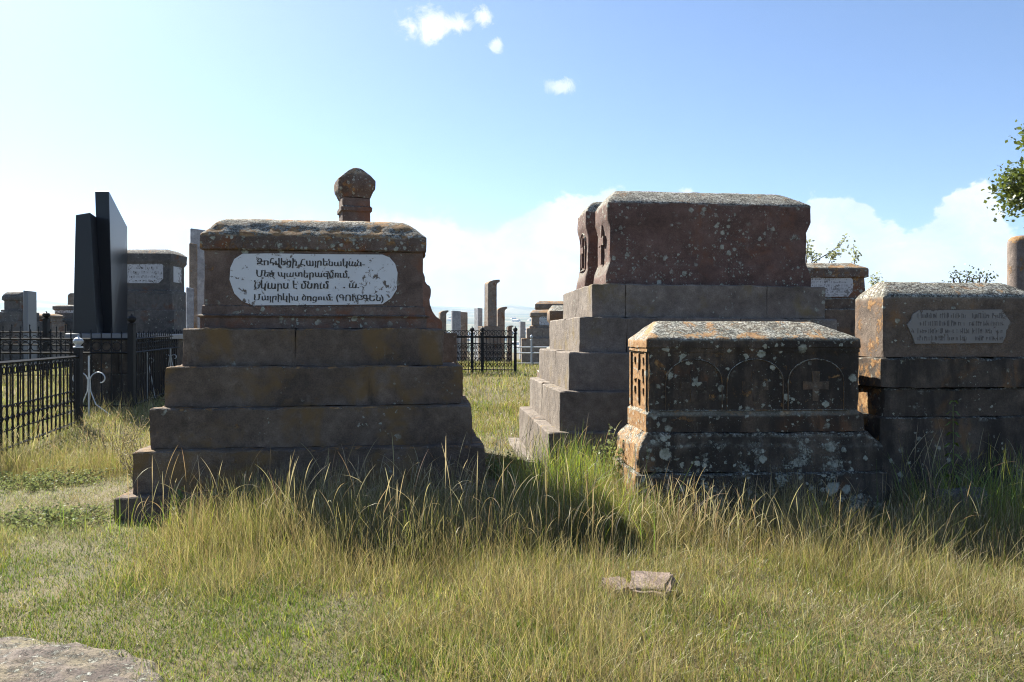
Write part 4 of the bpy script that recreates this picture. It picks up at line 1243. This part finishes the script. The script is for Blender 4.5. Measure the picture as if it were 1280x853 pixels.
weed_clump('weed_bush', 'dark leafy weed bush between the plaque tomb and the tall grey tomb', 'weed', (-.15, 7.6), .36, .46, 44, 40, M_silverleaf, 11, .034)
weed_clump('weed_bush', 'leafy weed growing against the front of the tall grey tomb beside the low dark tomb', 'weed', (.98, 7.25), .22, .95, 40, 14, M_silverleaf, 12, .036)
weed_clump('dry_weed', 'tangle of pale dead weeds beside the left side of the plaque tomb', 'weed', (-3.75, 8.3), .40, .75, 22, 34, M_deadweed, 13, .022)
weed_clump('dry_weed', 'pale dead weeds standing by the corner of the long black fence', 'weed', (-5.1, 10.2), .5, .8, 20, 30, M_deadweed, 14, .024)
weed_clump('weed_bush', 'grey green weed spreading on the turf left of the plaque tomb', 'weed', (-3.75, 6.6), .6, .12, 40, 60, M_silverleaf, 15, .024)
weed_clump('weed_bush', 'grey green weed spreading beneath the ring fence at the left edge', 'weed', (-4.9, 8.3), .75, .16, 40, 60, M_silverleaf, 16, .026)


def nettle(label, x, y, h, seed, lean=0.):
    R = random.Random(seed); t = thing('nettle', label, 'plant', (x, y, gz(x, y)))
    bm = bmesh.new(); tube(bm, [(lean * k / 8, .01 * math.sin(k), h * k / 8 - .02) for k in range(9)], .006, 5, taper=.5); obj('stem', bm, M_nettle, t)
    bm = bmesh.new()
    for k in range(3, 13):
        z = h * k / 12; L = .13 * (1.15 - k / 16); rot = k * math.pi / 2 + .3
        for s in (0, math.pi):
            a = rot + s + R.gauss(0, .25); u = Vector((math.cos(a), math.sin(a), -.35)); n = Vector((-math.sin(a), math.cos(a), 0))
            o = Vector((lean * k / 12, 0, z)); P = [o, o + u * L * .35 + n * L * .22 + Vector((0, 0, .02)), o + u * L * .75 + n * L * .13, o + u * L, o + u * L * .75 - n * L * .13, o + u * L * .35 - n * L * .22 + Vector((0, 0, .02))]
            bm.faces.new([bm.verts.new(p) for p in P])
    obj('leaf', bm, M_nettle, t)


nettle('bright green nettle standing in front of the black courses of the brown chest tomb', 3.56, 6.48, 1.02, 1, .02)
nettle('small green seedling against the lowest steps of the plaque tomb', -2.68, 6.38, .32, 2, .02)


def branch(bm, tips, p, d, L, r, depth, R, spread=.6):
    d = d.normalized(); pts = [p]
    q = p.copy()
    for k in range(4):
        q = q + d * (L / 4); d = (d + Vector((R.gauss(0, .12), R.gauss(0, .12), R.gauss(0, .10)))).normalized(); pts.append(q.copy())
    tube(bm, pts, r, 5, taper=.55)
    if depth == 0:
        for k in (2, 3, 4): tips.append((pts[k], d))
        return
    for k in range(3 if depth > 1 else 3):
        f = R.uniform(.45, 1.0); i = min(3, int(f * 4)); b = pts[i].lerp(pts[i + 1], f * 4 - i)
        nd = d + Vector((R.gauss(0, spread), R.gauss(0, spread), R.gauss(.1, spread * .7)))
        branch(bm, tips, b, nd, L * R.uniform(.55, .8), r * .55, depth - 1, R, spread)


def twig_shrub(name, label, loc, starts, leaf, seed, m, per=16, depth=2):
    R = random.Random(seed); t = thing(name, label, 'shrub', loc)
    bm = bmesh.new(); tips = []
    for (x, z, dx, dz, L) in starts:
        tube(bm, [(x * .4, 0, -.05), (x * .8, 0, z * .5), (x, 0, z)], .02, 5, taper=.6)
        branch(bm, tips, Vector((x, 0, z)), Vector((dx, R.gauss(0, .2), dz)), L, .011, depth, R, .38)
    obj('stem', bm, M_bark, t)
    bm = bmesh.new()
    for p, d in tips: leaves_mesh(bm, [p + Vector((R.gauss(0, .05), R.gauss(0, .05), R.gauss(0, .05))) for _ in range(per)], leaf, R)
    obj('foliage', bm, m, t)


d = 14.6; s = d / F; gx = at(1035, 0, d).x; gg = gz(gx, d)
Zs = lambda py: EYE + (HOR - py) * s - gg
twig_shrub('shrub', 'grey leaved shrub with twigs showing above the brown tomb with the pale plaque', (gx, d, gg),
           [((1018 - 1035) * s, Zs(328), .75, .6, .42), ((1008 - 1035) * s, Zs(330), -.1, 1, .28), ((1034 - 1035) * s, Zs(334), .2, .8, .16), ((1067 - 1035) * s, Zs(334), .05, 1, .22),
            ((1012 - 1035) * s, Zs(335), .4, .8, .26), ((1087 - 1035) * s, Zs(375), .1, 1, .3)], .052, 5, M_sage, 9, 1)
d = 9.5; s = d / F; gx = at(1212, 0, d).x; gg = gz(gx, d)
twig_shrub('shrub', 'thin shrub whose top shows above the roof of the brown chest tomb', (gx, d, gg), [(k * s, EYE + (HOR - 353) * s - gg, .01 * k, .8, .05) for k in (-20, -12, -4, 4, 12, 20)], .026, 8, M_leaf, 6, 1)


def tree():
    R = random.Random(4); d = 21.0; x = at(1394, 0, d).x; g = gz(x, d)
    t = thing('tree', 'broad green leafy tree reaching in from the right edge', 'tree', (x, d, g))
    bm = bmesh.new(); tips = []
    tube(bm, [(0, 0, -.3), (.05, 0, 1.2), (-.05, .05, 2.6), (.05, 0, 4.2), (0, 0, 7.6)], .19, 8, taper=.3)
    for k in range(44):
        z = R.uniform(2.6, 7.3); a = R.uniform(0, 6.28)
        branch(bm, tips, Vector((0, 0, z)), Vector((math.cos(a), math.sin(a), .35 + .3 * R.random())), R.uniform(1.0, 1.35) * (1.15 - abs(z - 4.6) / 6), .05, 2, R, .5)
    obj('trunk', bm, M_bark, t)
    bm = bmesh.new()
    for p, dd in tips:
        if R.random() < .9: leaves_mesh(bm, [p + Vector((R.gauss(0, .19), R.gauss(0, .19), R.gauss(0, .15))) for _ in range(75)], .12, R)
    obj('crown', bm, M_treeleaf, t)


tree()

# ------------------------------------------------------------------ far town in the valley
def town():
    R = random.Random(8)
    mw = plain('whitewashed_wall', (.62, .60, .56), .9); mr = plain('tin_roof', (.30, .24, .22), .6)
    proto = None
    lab = 'tiny pale house in the hazy valley town beyond the stones'
    for k in range(46):
        y = R.uniform(1500, 3600); x = R.uniform(-.12, .09) * y; z = gz(x, y)
        w, dp, h = R.uniform(9, 16), R.uniform(8, 12), R.uniform(4, 7)
        t = thing('house', lab, 'house', (x, y, z), R.uniform(0, 3), 'houses of the far town')
        bm = bmesh.new(); box(bm, -w, w, -dp, dp, -3, h); obj('wall', bm, mw, t)
        bm = bmesh.new(); prism(bm, [(-dp - .6, h + .02), (dp + .6, h + .02), (0, h + 3.2)], -w - .6, w + .6, 'x'); obj('roof', bm, mr, t)


town()
